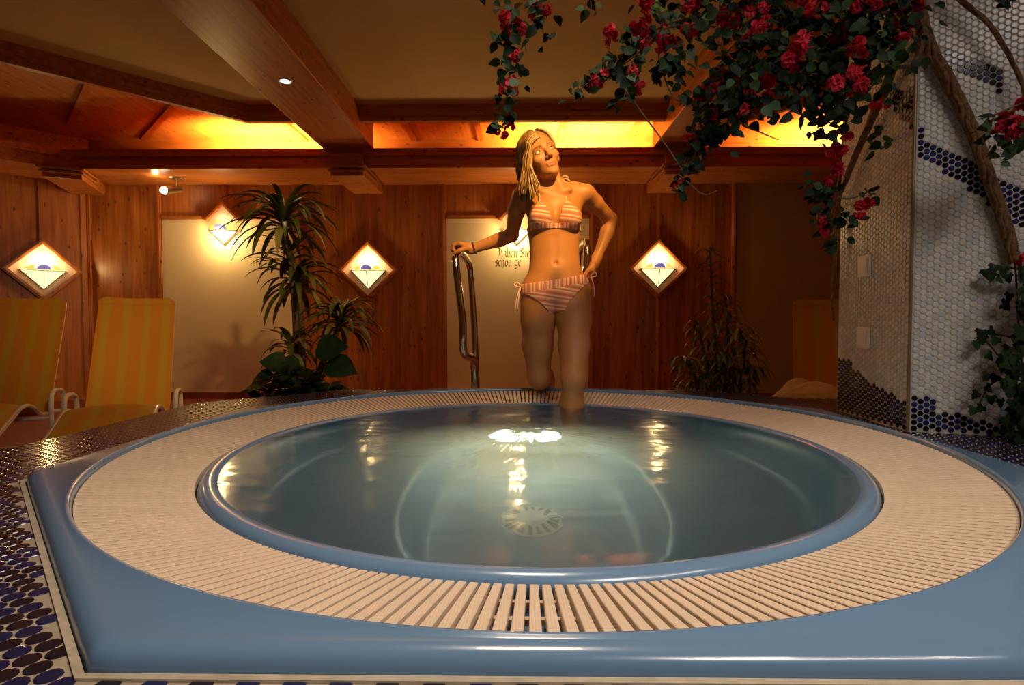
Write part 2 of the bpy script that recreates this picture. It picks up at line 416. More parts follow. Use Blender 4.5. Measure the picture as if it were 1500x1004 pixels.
def pier_face(a, b, navy, width, skip=0):
    U = (b - a).normalized(); Nn = Vector((U.y, -U.x, 0))
    for i in range(int(width / (p * .866))):
        u = skip + .011 + i * p * .866
        for j in range(int(2.3 / p)):
            z = DECKZ + .012 + j * p + (p / 2 if i % 2 else 0)
            q = a + U * u + Vector((0, 0, z)); 
            if z > 2.79: continue
            x, y = proj(q)
            if navy and navy(x, y): mi = 4 + rnd.choice((0, 1, 1, 2))
            else: mi = rnd.choice((0, 0, 1, 2, 3))
            cells.append((q, U, Z, Nn, mi))
pier_face(PIER[0], PIER[4], navy_right, .60, .006)
U_l = (PIER[0] - PIER[1]).normalized()
pier_face(PIER[1], PIER[0], navy_left, (PIER[0] - PIER[1]).length - .008)
struct(disc_tiles('wall_pier_tiles', cells, .0090, .0020, PALE + NAVY, 12))
GOLD = plain('beige_corner_trim', (.24, .17, .09), .4, metal=.3)
m = MB(); m.tube([PIER[0] + Vector((-.002, -.002, DECKZ)), PIER[0] + Vector((-.002, -.002, 2.8))], .005, 8); struct(m.build('trim_corner', GOLD))
# two switches on the pier's left face
Ln = Vector((U_l.y, -U_l.x, 0))
def switch(px, py, label):
    best = min((k / 400 for k in range(400)), key=lambda t: abs(proj(PIER[1].lerp(PIER[0], t) + Vector((0, 0, 1)))[0] - px))
    b = PIER[1].lerp(PIER[0], best); z = at(px, py, b.y).z
    Rm = Matrix((-U_l, Ln, Z)).transposed()
    t = empty('light_switch', b + Vector((0, 0, z)), label, 'switch', 'switches on the tiled pier'); t.rotation_euler = Rm.to_euler()
    m = MB(); m.box((-.037, .002, -.040), (.037, .012, .040)); pl_ = m.build('plate', WHITEP, t, bevel=.004)
    m = MB(); m.box((-.026, .012, -.030), (.026, .017, .030)); m.build('rocker', WHITEP, pl_, bevel=.003)
switch(1269, 390, 'upper of the two white switches on the tiled pier')
switch(1269, 495, 'lower white switch on the tiled pier, just above the navy tiles')

# ================================================================== wall lamps
LAMPGLASS = plain('lit_lamp_glass', (1, .9, .7), .4, emit=(1, .74, .34), es=1.7)
AMBER = plain('amber_lamp_glass', (1, .7, .2), .4, emit=(1, .62, .10), es=.9)
LAMPBACK = plain('lamp_backplate', (.78, .70, .60), .6)
BLUECAP = plain('blue_lamp_glass', (.12, .14, .42), .2, emit=(.22, .24, .75), es=.35)
LEAD = plain('black_lead', (.02, .015, .012), .5)
def wall_lamp(loc, rz, label, half=False):
    """diamond wooden frame, pale back, a faceted glass bowl with a blue cap across the lower half"""
    t = empty('wall_lamp', loc, label, 'lamp', 'diamond lamps along the wooden wall'); t.rotation_euler = (0, 0, rz)
    a = .30; P = [Vector((0, 0, a)), Vector((a, 0, 0)), Vector((0, 0, -a)), Vector((-a, 0, 0))]
    if not half:
        m = MB(); m.add([q + Vector((0, -.012, 0)) for q in P] + [q + Vector((0, 0, 0)) for q in P], [(3,2,1,0),(4,5,6,7)] + [(i,(i+1)%4,4+(i+1)%4,4+i) for i in range(4)]); m.build('backplate', LAMPBACK, t)
    else:
        h = .125                              # the frame stops where the white panel begins
        m = MB(); q = [Vector((0, -.014, a)), Vector((a - h, -.014, h)), Vector((h - a, -.014, h))]
        m.add(q, [(0, 1, 2)]); m.build('backplate', LAMPBACK, t)
    m = MB()
    segs = [(P[i], P[(i+1) % 4]) for i in range(4)] if not half else [(Vector((a - .11, 0, .11)), P[0]), (P[0], Vector((.11 - a, 0, .11)))]
    for p0, p1 in segs:                       # mitred mouldings: a deep inner one, a flatter outer one
        for k0, k1, y0, y1 in ((.93, 1.035, -.055, 0), (1.03, 1.115, -.034, 0)):
            q = [p0 * k0, p1 * k0, p1 * k1, p0 * k1]; f_ = Vector((0, y0, 0)); b_ = Vector((0, y1, 0))
            m.add([v + f_ for v in q] + [v + b_ for v in q], [(3, 2, 1, 0), (4, 5, 6, 7)] + [(n_, (n_+1) % 4, 4 + (n_+1) % 4, 4 + n_) for n_ in range(4)])
    m.build('frame', WOODT, t)
    w, dp, hh = .19, .085, .20; zt = .0
    if half: w, hh = .16, .15
    A, B, F, D = Vector((-w, -.014, zt)), Vector((w, -.014, zt)), Vector((0, -.014 - dp, zt - .01)), Vector((0, -.016, zt - hh))
    m = MB(); FL, FR = A.lerp(F, .72) + Vector((0, -.012, 0)), B.lerp(F, .72) + Vector((0, -.012, 0))
    m.add([A, FL, F, FR, B, D, D + Vector((0, -.03, .03))], [(0, 1, 6, 5), (1, 2, 6), (2, 3, 6), (3, 4, 5, 6)]); bowl = m.build('glass_bowl', LAMPGLASS, t)
    m = MB()
    for p0, p1 in ((A, FL), (FL, F), (F, FR), (FR, B), (A, D), (B, D), (F, D + Vector((0, -.03, .03)))): m.tube([p0 + Vector((0, -.002, 0)), p1 + Vector((0, -.002, 0))], .0035, 6)
    m.build('lead_came', LEAD, bowl)
    for s in (-1, 1):                         # amber wings beside the blue cap
        m = MB(); q0 = Vector((s * w * .86, -.05, zt + .004)); q1 = Vector((s * .07, -.085, zt + .003)); q2 = Vector((s * .075, -.082, zt + .05)); q3 = Vector((s * .10, -.075, zt + .05))
        m.add([q0, q1, q2, q3], [(0, 1, 2, 3)]); m.build('amber_wing', AMBER, bowl)
    m = MB(); prof = []
    for i in range(7):
        aa = pi * i / 6; prof.append(Vector((.058 * cos(aa), 0, .058 * sin(aa))))
    vs = []
    for yy in (-.115, -.055): vs += [q + Vector((0, yy, zt)) for q in prof]
    m.add(vs, [(i, i+1, 7+i+1, 7+i) for i in range(6)] + [tuple(range(7))]); m.build('blue_cap', BLUECAP, bowl, smooth='auto')
    R = Matrix.Rotation(rz, 3, 'Z')
    lp = Vector(loc) + R @ Vector((0, -.10 if not half else -.13, .075 if not half else -.06))
    light('wall_lamp_bulb', 'POINT', lp, 6.5 if not half else 15, (1, .66, .26), size=.03)
    if half: light('wall_lamp_bulb', 'POINT', Vector(loc) + R @ Vector((0, -.09, .09)), 1.5, (1, .66, .26), size=.03)
wall_lamp((wx(541), WY - .022, wz(397)), 0, 'diamond wall lamp on the wood panelling right of the tall palm-like plant')
wall_lamp((wx(961), WY - .022, wz(395)), 0, "diamond wall lamp on the wood panelling right of the woman's hip")
p = lw(.42, wz(400) - .0, .03); wall_lamp(p, pi / 4, 'diamond wall lamp on the angled wall above the leftmost lounger')
wall_lamp((wx(330), WY - .022, wz(339)), 0, 'wall lamp at the top of the white panel behind the right yellow lounger', True)
wall_lamp((wx(757), WY - .022, wz(339)), 0, "wall lamp half hidden behind the woman's arm", True)

# lettering on the white panel, broad pen strokes
INK = plain('dark_brown_lettering', (.13, .07, .03), .8)
G = {  # strokes in a box of x-height 1, baseline 0
 'H': ([[(.0,1.5),(.25,1.35),(.3,.9),(.25,.3),(.0,.05)], [(.3,.8),(.6,1.05),(.8,.8),(.8,.2),(.95,.0)], [(.05,1.0),(.3,1.05)]], 1.1),
 'S': ([[(.75,1.3),(.4,1.5),(.12,1.2),(.4,.85),(.75,.5),(.45,.05),(.05,.2)], [(.4,1.5),(.4,.1)]], 1.0),
 'a': ([[(.1,.85),(.35,1.0),(.5,.8),(.5,.15),(.65,.0)], [(.5,.55),(.15,.4),(.12,.12),(.3,.0),(.5,.2)]], .75),
 'b': ([[(.12,1.6),(.15,.2),(.35,.0),(.58,.25),(.55,.75),(.35,1.0),(.15,.75)]], .75),
 'e': ([[(.12,.5),(.5,.75),(.35,1.0),(.1,.75),(.12,.2),(.35,.0),(.55,.15)]], .65),
 'n': ([[(.05,.9),(.15,1.0),(.15,.1),(.25,.0)], [(.15,.8),(.4,1.0),(.52,.8),(.52,.1),(.65,.0)]], .8),
 's': ([[(.5,.85),(.3,1.0),(.1,.8),(.45,.4),(.3,.0),(.05,.12)]], .6),
 'c': ([[(.5,.85),(.32,1.0),(.1,.75),(.12,.2),(.35,.0),(.52,.15)]], .6),
 'h': ([[(.15,1.55),(.15,.1),(.25,.0)], [(.15,.8),(.4,1.0),(.55,.7),(.5,.0),(.3,-.35)]], .75),
 'o': ([[(.15,.8),(.35,1.0),(.58,.75),(.55,.2),(.35,.0),(.12,.25),(.15,.8)]], .75),
 'g': ([[(.5,.85),(.3,1.0),(.1,.7),(.15,.2),(.5,.15)], [(.5,1.0),(.52,-.1),(.3,-.4),(.05,-.3)]], .75),
 'i': ([[(.1,.9),(.2,1.0),(.2,.1),(.32,.0)], [(.15,1.35),(.3,1.45)]], .45), ' ': ([], .5), 'd': ([[(.3,1.5),(.58,.9),(.55,.2),(.35,.0),(.12,.25),(.15,.8),(.4,.95)]], .75)}
def line(text, x, z, h):
    for ch in text:
        st, adv = G[ch]; m = MB()
        for s in st:
            pts = spline([(px_, 0, pz) for px_, pz in s], 4); nib = Vector((.085, 0, .075))
            vs = []
            for q in pts:
                q = Vector(q)
                for off in (nib, -nib): vs.append(Vector((x + (q.x + off.x) * h * .8, WY - .0145, z + (q.z + off.z) * h)))
            m.add(vs, [(2*i, 2*i+1, 2*i+3, 2*i+2) for i in range(len(pts) - 1)])
        if st: yield m
        x += adv * h * .8
let = empty('wall_lettering', (wx(725), WY - .0145, wz(390)), "dark old-style lettering on the white panel beside the woman's waist", 'lettering')
for txt, px, py, h in (('Haben Sie', 730, 377.5, .066), ('schon ge', 726, 390.5, .066)):
    for g in line(txt, wx(px), wz(py), h): world_parent(g.build('letter', INK), let)

# small ceiling spot on the soffit at the left, and the downlight in the long beam
BULB = plain('bright_bulb', (1, .95, .85), .4, emit=(1, .86, .58), es=14)
BRASS = plain('dull_brass', (.45, .30, .14), .35, metal=.8)
t = empty('ceiling_spot', (-3.62, 5.83, 2.383), 'small swivelling spotlight under the wooden soffit above the right yellow lounger', 'spotlight')
m = MB(); m.lathe([(0, -.012), (.07, -.012), (.075, 0)], n=20); m.build('base', BRASS, t, smooth='auto')
m = MB(); m.tube([(0, 0, 0), (0, 0, -.07), (-.01, -.01, -.10)], .008, 8); m.build('stem', BRASS, t)
m = MB(); m.tube([(.04, .02, -.11), (-.05, -.01, -.125), (-.10, -.03, -.135)], [.03, .035, .048], 14); m.build('head', BRASS, t, smooth='auto')
m = MB(); m.ball((-.105, -.045, -.137), (.045, .045, .04), 12); m.build('bulb', BULB, t, smooth=True)
light('ceiling_spot_beam', 'SPOT', (-3.80, 5.73, 2.24), 6, (1, .70, .32), (-4.8, 5.6, 1.7), .03, spot=120)
light('ceiling_spot_glow', 'POINT', (-3.78, 5.72, 2.33), 1.2, (1, .70, .32), size=.03)
q = at(418, 122, 3.93)
t = empty('downlight', (q.x, q.y, 2.562), 'small round downlight set into the underside of the long ceiling beam', 'downlight')
m = MB(); m.lathe([(.034, -.001), (.036, -.006), (.046, -.004), (.048, .0)], n=24); m.build('ring', WHITEP, t, smooth=True)
m = MB(); m.lathe([(0, -.0035), (.034, -.0035)], n=24); m.build('bulb', BULB, t)
light('downlight_beam', 'SPOT', (q.x, q.y, 2.54), 14, (1, .72, .4), (q.x, q.y, 0), .03, spot=80)
# ================================================================== whirlpool tub
R_OUT, R_IN = 1.117, .90
tub = empty('whirlpool_tub', (TC.x, TC.y, 0), 'round pale blue whirlpool tub with an eight-sided rim and cream overflow grate', 'whirlpool')
NA = 320
def oct_r(th, a):                             # rounded octagon radius at an angle
    k = pi / 4; d = (th + pi / 8 + 0) % k - k / 2 if False else ((th + k / 2) % k) - k / 2
    r = a / cos(d); rc = a * 1.0824           # corner distance
    return r - max(0, (abs(d) - .33)) ** 1.6 * .25
def ring(fn): return [(*fn(2 * pi * k / NA),) for k in range(NA)]
def loops(ls, close_in=False):
    m = MB(); vs = [v for l in ls for v in l]
    fs = [(i*NA+k, i*NA+(k+1)%NA, (i+1)*NA+(k+1)%NA, (i+1)*NA+k) for i in range(len(ls)-1) for k in range(NA)]
    if close_in: fs.append(tuple((len(ls)-1)*NA + k for k in range(NA)))
    m.add(vs, fs); return m
def OL(a, z): return ring(lambda t: (oct_r(t, a) * cos(t), oct_r(t, a) * sin(t), z))
def CL(r, z): return ring(lambda t: (r * cos(t), r * sin(t), z))
def XL(a, r, z, f): return ring(lambda t: ((oct_r(t, a)*(1-f) + r*f) * cos(t), (oct_r(t, a)*(1-f) + r*f) * sin(t), z))
ls = [OL(1.150, .44), OL(1.150, .485), OL(1.149, .494), OL(1.145, .502), OL(1.138, .5075), OL(1.128, .5095), XL(1.128, R_OUT + .022, .5095, .5) if False else CL(R_OUT + .008, .5095)]
ls = [OL(1.152, .44), OL(1.152, .482), OL(1.151, .492), OL(1.148, .500), OL(1.142, .506), OL(1.134, .509), OL(1.127, .5100)]
ls += [CL(R_OUT + .006, .5100), CL(R_OUT + .004, .5125), CL(R_OUT - .001, .5128), CL(R_OUT - .005, .508), CL(R_OUT - .006, .498), CL(R_OUT - .006, .43), CL(R_OUT - .02, .41),
       CL(R_IN + .02, .41), CL(R_IN + .003, .42), CL(R_IN + .001, .445)]
loops(ls).build('rim', BLUE, tub, smooth=True)
ls = [CL(R_IN + .001, .445), CL(R_IN - .001, .455), CL(R_IN - .006, .464), CL(R_IN - .016, .4705), CL(R_IN - .026, .4725), CL(R_IN - .036, .470), CL(R_IN - .046, .463), CL(R_IN - .054, .450)]
loops(ls).build('inner_lip', BLUE, tub, smooth=True)
def SQ(rx, ry, z, e=2.6): return ring(lambda t: (rx * math.copysign(abs(cos(t)) ** (2/e), cos(t)), ry * math.copysign(abs(sin(t)) ** (2/e), sin(t)), z))
WZ = .4665
bl = [CL(R_IN - .054, .450), CL(.83, .42), CL(.80, .28), CL(.785, .11), CL(.765, .062), CL(.73, .048), SQ(.50, .62, .042, 2.2), SQ(.405, .565, .040), SQ(.385, .55, .032), SQ(.37, .535, .012), SQ(.345, .52, -.12), SQ(.325, .545, -.165), SQ(.29, .51, -.188), SQ(.2, .3, -.19, 2.2), CL(.098, -.191), CL(.02, -.191)]
loops(bl, True).build('basin', BLUEIN, tub, smooth=True)
m = MB(); m.box((-.44, .56, -.02), (.42, .84, .146)); m.build('entry_step', BLUEIN, tub, bevel=.02)
# drain cover: domed white disc with slots round its edge
m = MB(); nd = 36
for k in range(nd):                           # solid sectors and slots
    a0, a1 = 2*pi*k/nd, 2*pi*(k+1)/nd
    slot = k % 2 == 0
    rads = (.0, .058, .092, .10)
    for i in range(3):
        if slot and i == 1: continue
        r0, r1 = rads[i], rads[i+1]
        zz = lambda r: -.176 - .012 * (r / .1) ** 2
        vs = [(r*cos(a), r*sin(a), zz(r)) for a in (a0, a1) for r in (r0, r1)]
        m.add(vs, [(0, 1, 3, 2)])
    m.add([(.1*cos(a), .1*sin(a), z) for a in (a0, a1) for z in (-.188, -.192)], [(0, 1, 3, 2)])
m.build('drain_cover', WHITEP, tub, weld=True)
m = MB(); m.lathe([(0, -.1895), (.095, -.1895)], n=32); m.build('drain_well', plain('dark_drain', (.01, .015, .02), .6), tub)
# two underwater lamps in the back riser of the foot well
UW = plain('underwater_lamp_glass', (1, 1, .9), .3, emit=(1, .86, .50), es=30)
for s in (-1, 1):
    m = MB(); c = Vector((-.012 + s * .083, .556, .095)); m.ball(c, (.036, .014, .030), 16); m.build('underwater_lamp', UW, tub, smooth=True)
    l = light('underwater_beam', 'SPOT', Vector((TC.x, TC.y, 0)) + c + Vector((0, -.035, 0)), 17, (1, .84, .42), Vector((TC.x + s * .25, TC.y - .6, .0)), .03, spot=155, blend=.6)
# overflow grate: radial slats on two carrier rings
GRATE = plain('cream_grate_plastic', (.82, .65, .47), .5, var=.05, scale=12)
t_ = GRATE.node_tree; b_ = t_.nodes['Principled BSDF']
tc_ = t_.nodes.new('ShaderNodeTexCoord'); v_ = t_.nodes.new('ShaderNodeTexVoronoi'); v_.inputs['Scale'].default_value = 260; v_.inputs['Randomness'].default_value = 0
t_.links.new(tc_.outputs['Object'], v_.inputs['Vector'])
bp_ = t_.nodes.new('ShaderNodeBump'); bp_.inputs['Strength'].default_value = .5; bp_.inputs['Distance'].default_value = .002; bp_.invert = True
t_.links.new(v_.outputs['Distance'], bp_.inputs['Height']); t_.links.new(bp_.outputs['Normal'], b_.inputs['Normal'])
m = MB(); NS = 322
zo, zi = .499, .462
for k in range(NS):
    a = 2 * pi * (k + .5) / NS; d = Vector((cos(a), sin(a), 0)); n_ = Vector((-sin(a), cos(a), 0))
    def rib(r0, z0, r1, z1, w0, w1, h=.016):
        vs = []
        for r, z, w in ((r0, z0, w0), (r1, z1, w1)):
            for sx, dz in ((-1, -h), (1, -h), (1, -.0012), (.86, 0), (-.86, 0), (-1, -.0012)): vs.append(d * r + n_ * (sx * w / 2) + Vector((0, 0, z + dz)))
        m.add(vs, [(5,4,3,2,1,0), (6,7,8,9,10,11)] + [(i, (i+1) % 6, 6 + (i+1) % 6, 6 + i) for i in range(6)])
    # short pads in a row along the slat, with thin waists between, as on roll grates
    rib(R_IN + .004, zi, R_OUT - .008, zo, .0128, .0152)
for rr in (.945, 1.008, 1.072):
    f = (rr - R_IN) / (R_OUT - R_IN); z = zi + (zo - zi) * f - .012
    m.lathe([(rr - .004, z - .008), (rr + .004, z - .008), (rr + .004, z), (rr - .004, z), (rr - .004, z - .008)], n=160)
m.build('overflow_grate', GRATE, tub)

# water: closed body reaching just into the basin wall, rippled top
wat, nt, bs = new_mat('tub_water')
for n_ in list(nt.nodes):
    if n_.type != 'OUTPUT_MATERIAL': nt.nodes.remove(n_)
out = nt.nodes['Material Output']
N_, L_ = nt.nodes, nt.links
tc = N_.new('ShaderNodeTexCoord'); sx = N_.new('ShaderNodeSeparateXYZ'); L_.new(tc.outputs['Object'], sx.inputs[0])
def mth(op, a, b=None):
    n = N_.new('ShaderNodeMath'); n.operation = op
    for k, q in enumerate((a, b)):
        if q is None: continue
        if isinstance(q, (int, float)): n.inputs[k].default_value = q
        else: L_.new(q, n.inputs[k])
    return n.outputs[0]
jx, jy = mth('ADD', sx.outputs['X'], .01), mth('SUBTRACT', sx.outputs['Y'], .24)   # over the jets in the step
jr = mth('SQRT', mth('ADD', mth('MULTIPLY', jx, jx), mth('MULTIPLY', jy, jy))); ja = mth('ARCTAN2', jy, jx)
cx = N_.new('ShaderNodeCombineXYZ'); L_.new(mth('MULTIPLY', ja, 4.2), cx.inputs[0]); L_.new(mth('MULTIPLY', jr, 3.0), cx.inputs[1])
n1 = N_.new('ShaderNodeTexNoise'); n1.inputs['Scale'].default_value = 2.0; n1.inputs['Detail'].default_value = 3; n1.inputs['Distortion'].default_value = .5; L_.new(cx.outputs[0], n1.inputs['Vector'])
mp = N_.new('ShaderNodeMapping'); mp.inputs['Scale'].default_value = (2.6, 5.0, 1); L_.new(tc.outputs['Object'], mp.inputs['Vector'])
n2 = N_.new('ShaderNodeTexNoise'); n2.inputs['Scale'].default_value = 1.3; n2.inputs['Detail'].default_value = 2; n2.inputs['Distortion'].default_value = .5; L_.new(mp.outputs['Vector'], n2.inputs['Vector'])
fall = mth('POWER', 2.718, mth('MULTIPLY', jr, -2.6))
hgt = mth('ADD', mth('MULTIPLY', mth('MULTIPLY', n1.outputs['Fac'], fall), 1.0), mth('MULTIPLY', n2.outputs['Fac'], .45))
bp = N_.new('ShaderNodeBump'); bp.inputs['Strength'].default_value = .42; bp.inputs['Distance'].default_value = .02; L_.new(hgt, bp.inputs['Height'])
rf = N_.new('ShaderNodeBsdfRefraction'); rf.inputs['IOR'].default_value = 1.33; rf.inputs['Roughness'].default_value = .015; rf.inputs['Color'].default_value = (.97, 1, .99, 1)
gs = N_.new('ShaderNodeBsdfGlossy'); gs.inputs['Roughness'].default_value = .11
fr = N_.new('ShaderNodeFresnel'); fr.inputs['IOR'].default_value = 1.33
for q in (rf, gs, fr): L_.new(bp.outputs['Normal'], q.inputs['Normal'])
mxs = N_.new('ShaderNodeMixShader'); L_.new(fr.outputs[0], mxs.inputs[0]); L_.new(rf.outputs[0], mxs.inputs[1]); L_.new(gs.outputs[0], mxs.inputs[2]); L_.new(mxs.outputs[0], out.inputs['Surface'])
WATERVOL = True
if WATERVOL:
    vs_ = nt.nodes.new('ShaderNodeVolumeScatter'); vs_.inputs['Density'].default_value = 1.35; vs_.inputs['Color'].default_value = (.95, .98, .92, 1); vs_.inputs['Anisotropy'].default_value = .55
    va_ = nt.nodes.new('ShaderNodeVolumeAbsorption'); va_.inputs['Color'].default_value = (.42, .70, .92, 1); va_.inputs['Density'].default_value = .7
    ad_ = nt.nodes.new('ShaderNodeAddShader'); nt.links.new(vs_.outputs['Volume'], ad_.inputs[0]); nt.links.new(va_.outputs['Volume'], ad_.inputs[1]); nt.links.new(ad_.outputs[0], out.inputs['Volume'])
m = MB(); nr = 90; na = 160; wv = []; wr = random.Random(5)
waves = [(wr.uniform(-1, 1) * 6, wr.uniform(.5, 1) * 15, wr.uniform(0, 6.3)) for _ in range(7)]
def wh(x, y):
    d = sqrt((x - .05) ** 2 + (y - .28) ** 2)
    h = sum(.0005 * sin(a * x + b * y + c) for a, b, c in waves) * (.35 + 1.2 * math.exp(-d * 2.2))
    h += .0016 * sin(d * 42 + 1.5 * sin(3 * atan2(y - .28, x - .05))) * math.exp(-d * 2.6)
    return h
vs = [(0, 0, WZ + wh(0, 0))]; RW = .866
for i in range(1, nr + 1):
    for k in range(na):
        r = RW * i / nr; a = 2*pi*k/na; x, y = r*cos(a), r*sin(a)
        vs.append((x, y, WZ + wh(x, y) * min(1, (nr - i) / 6)))
fs = [(0, 1 + k, 1 + (k+1) % na) for k in range(na)]
for i in range(nr - 1):
    for k in range(na):
        a, b = 1 + i*na, 1 + (i+1)*na; fs.append((a + k, b + k, b + (k+1) % na, a + (k+1) % na))
b = 1 + (nr - 1) * na; e = len(vs)
vs += [(RW*cos(2*pi*k/na), RW*sin(2*pi*k/na), -.25) for k in range(na)]
fs += [(b + k, e + k, e + (k+1) % na, b + (k+1) % na) for k in range(na)] + [tuple(e + na - 1 - k for k in range(na))]
m.add(vs, fs)
water = m.build('tub_water', wat, smooth=True, loc=(TC.x, TC.y, 0))
tag(water, 'clear rippling water filling the blue whirlpool tub', 'water', kind='stuff')

# ================================================================== handrails
def handrail(pts, label):
    t = empty('handrail', (pts[-1][0], pts[-1][1], 0), label, 'handrail', 'steel handrails at the back of the tub')
    m = MB(); m.tube(spline(pts, 7), .0205, 16); world_parent(m.build('rail', CHROME, smooth='auto'), t)
    for q in (pts[0], pts[-1]):
        m = MB(); m.lathe([(.05, 0), (.05, .008), (.022, .014)], (q[0], q[1], 0), 20); world_parent(m.build('foot_flange', CHROME, smooth='auto'), t)
Yf, Yr = 2.86, 3.50
def rail_pts(xt, xm, xb, z):
    return [(xb + .005, 3.06, .0), (xb + .004, 3.06, .50), (xb, 3.05, .60), (xb - .004, 3.0, .655), (xm + .012, 2.90, .672), (xm, 2.865, .72), (xm * .985 + xt * .015, Yf, .85), ((xt + xm) / 2, Yf, 1.0),
            (xt, Yf, z - .09), (xt, Yf + .025, z - .035), (xt + .004, Yf + .08, z - .012), (xt + .01, Yf + .2, z - .008), (xt + .015, Yr - .15, z - .01), (xt + .018, Yr - .06, z - .025), (xt + .022, Yr, z - .09), ((xt + xb) / 2 + .01, Yr, .7), (xb - .01, Yr, 0)]
handrail(rail_pts(-.327, -.292, -.25, 1.235), "curved steel handrail held by the woman's hand")
handrail(rail_pts(.352, .330, .30, 1.29), 'curved steel handrail mostly hidden behind the woman')
# ================================================================== loungers
SLINGM, nt_, bs_ = new_mat('yellow_striped_sling')
tc = nt_.nodes.new('ShaderNodeTexCoord'); sx = nt_.nodes.new('ShaderNodeSeparateXYZ'); nt_.links.new(tc.outputs['Object'], sx.inputs[0])
r = nt_.nodes.new('ShaderNodeValToRGB'); r.color_ramp.interpolation = 'CONSTANT'
mr = nt_.nodes.new('ShaderNodeMapRange'); mr.inputs['From Min'].default_value = -.27; mr.inputs['From Max'].default_value = .27
nt_.links.new(sx.outputs['X'], mr.inputs['Value']); nt_.links.new(mr.outputs['Result'], r.inputs['Fac'])
ca, cb = (.62, .255, .012, 1), (.55, .33, .02, 1)
els = r.color_ramp.elements; els[0].color = ca; els[1].position = .10; els[1].color = ca
for p_, c_ in ((.13, cb), (.21, ca), (.34, cb), (.43, ca), (.57, cb), (.64, ca), (.77, cb), (.86, ca)):
    e = els.new(p_); e.color = c_
nt_.links.new(r.outputs['Color'], bs_.inputs['Base Color']); bs_.inputs['Roughness'].default_value = .8
FRAME = plain('white_lacquered_tube', (.72, .66, .54), .3)
def lounger(loc, rz, label):
    """facing -y: sling back and seat in a white tube frame with looped armrests; lower foot tube loop"""
    t = empty('sun_lounger', loc, label, 'lounger', 'yellow striped loungers'); t.rotation_euler = (0, 0, rz)
    w = .225; back = [(0, .0, .255), (0, .10, .40), (0, .26, .66), (0, .42, .93), (0, .440, .99), (0, .455, 1.026)]
    seat = [(0, .02, .26), (0, -.12, .275), (0, -.26, .34), (0, -.42, .36), (0, -.6, .31), (0, -.85, .24), (0, -1.0, .235)]
    def sling(path, name, ww=w):
        m = MB(); P = spline(path, 5); n = len(P); k = 8; th = .006
        for side in (0, 1):
            vs = []
            for i, q in enumerate(P):
                tdir = (P[min(i+1, n-1)] - P[max(i-1, 0)]).normalized(); nn = Vector((0, -tdir.z, tdir.y))
                for j in range(k + 1):
                    s = j / k * 2 - 1; tp = 1 if name != 'back_sling' or i < n - 4 else (.97, .93, .87, .82)[i - n + 4]; vs.append(q + Vector((s * ww * tp, 0, 0)) + nn * (-.022 * (1 - s*s) + (th if side else 0)))
            m.add(vs, [(i*(k+1)+j, i*(k+1)+j+1, (i+1)*(k+1)+j+1, (i+1)*(k+1)+j) if side else (i*(k+1)+j, (i+1)*(k+1)+j, (i+1)*(k+1)+j+1, i*(k+1)+j+1) for i in range(n-1) for j in range(k)])
        return m.build(name, SLINGM, t, smooth=True)
    sling(back, 'back_sling'); sling(seat, 'seat_sling')
    L = lambda p, s: (s * (w - .012), p[1] + .012, p[2] - .004)
    m = MB(); fr = [L(p, -1) for p in back[:-1]] + [(-w + .022, .468, .985), (-w + .06, .472, .999), (-w + .10, .474, .992), (0, .474, .978), (w - .10, .474, .992), (w - .06, .472, .999), (w - .022, .468, .985)] + [L(p, 1) for p in back[:-1][::-1]]
    m.tube(spline(fr, 4), .0125, 10); m.build('back_frame', FRAME, t, smooth='auto')
    m = MB(); fr = [L(p, -1) for p in seat] + [(0, -1.02, .235)] + [L(p, 1) for p in seat[::-1]]
    m.tube(spline(fr, 4), .0125, 10); m.build('seat_frame', FRAME, t, smooth='auto')
    for s in (-1, 1):
        a = s * (w + .055); m = MB()
        m.tube(spline([(a, -.16, .014), (a, -.155, .25), (a, -.15, .36), (a, -.12, .405), (a, -.05, .415), (a, .06, .40), (a, .10, .36), (a, .12, .25), (a, .20, .014)], 5), .0135, 10)
        m.build('armrest', FRAME, t, smooth='auto')
    m = MB()
    for s in (-1, 1): m.tube([(s * (w + .055), -.16, .014), (s * (w + .055), .20, .014)], .0135, 8)
    for y in (-.16, .20): m.tube([(-w - .055, y, .014), (w + .055, y, .014)], .0135, 8)
    m.tube([(-w - .055, -.155, .25), (w + .055, -.155, .25)], .011, 8); m.tube([(-w - .055, .115, .26), (w + .055, .115, .26)], .011, 8)
    m.build('base_frame', FRAME, t, smooth='auto')
    for s in (-1, 1):
        m = MB(); m.tube(spline([(s * (w - .02), -.95, .235), (s * (w - .02), -.97, .12), (s * (w - .02), -.93, .013)], 4), .012, 8); m.build('foot_leg', FRAME, t, smooth='auto')
    return t
lounger((-2.47, 3.42, 0), radians(26), 'yellow striped lounger in front of the white wall panel, right of the other lounger')
lounger((-3.26, 3.42, 0), radians(26), 'yellow striped lounger at the far left, below the diamond lamp')
lounger((2.08, 3.66, 0), radians(-24), 'lounger half hidden behind the tiled pier with a pale towel on it')

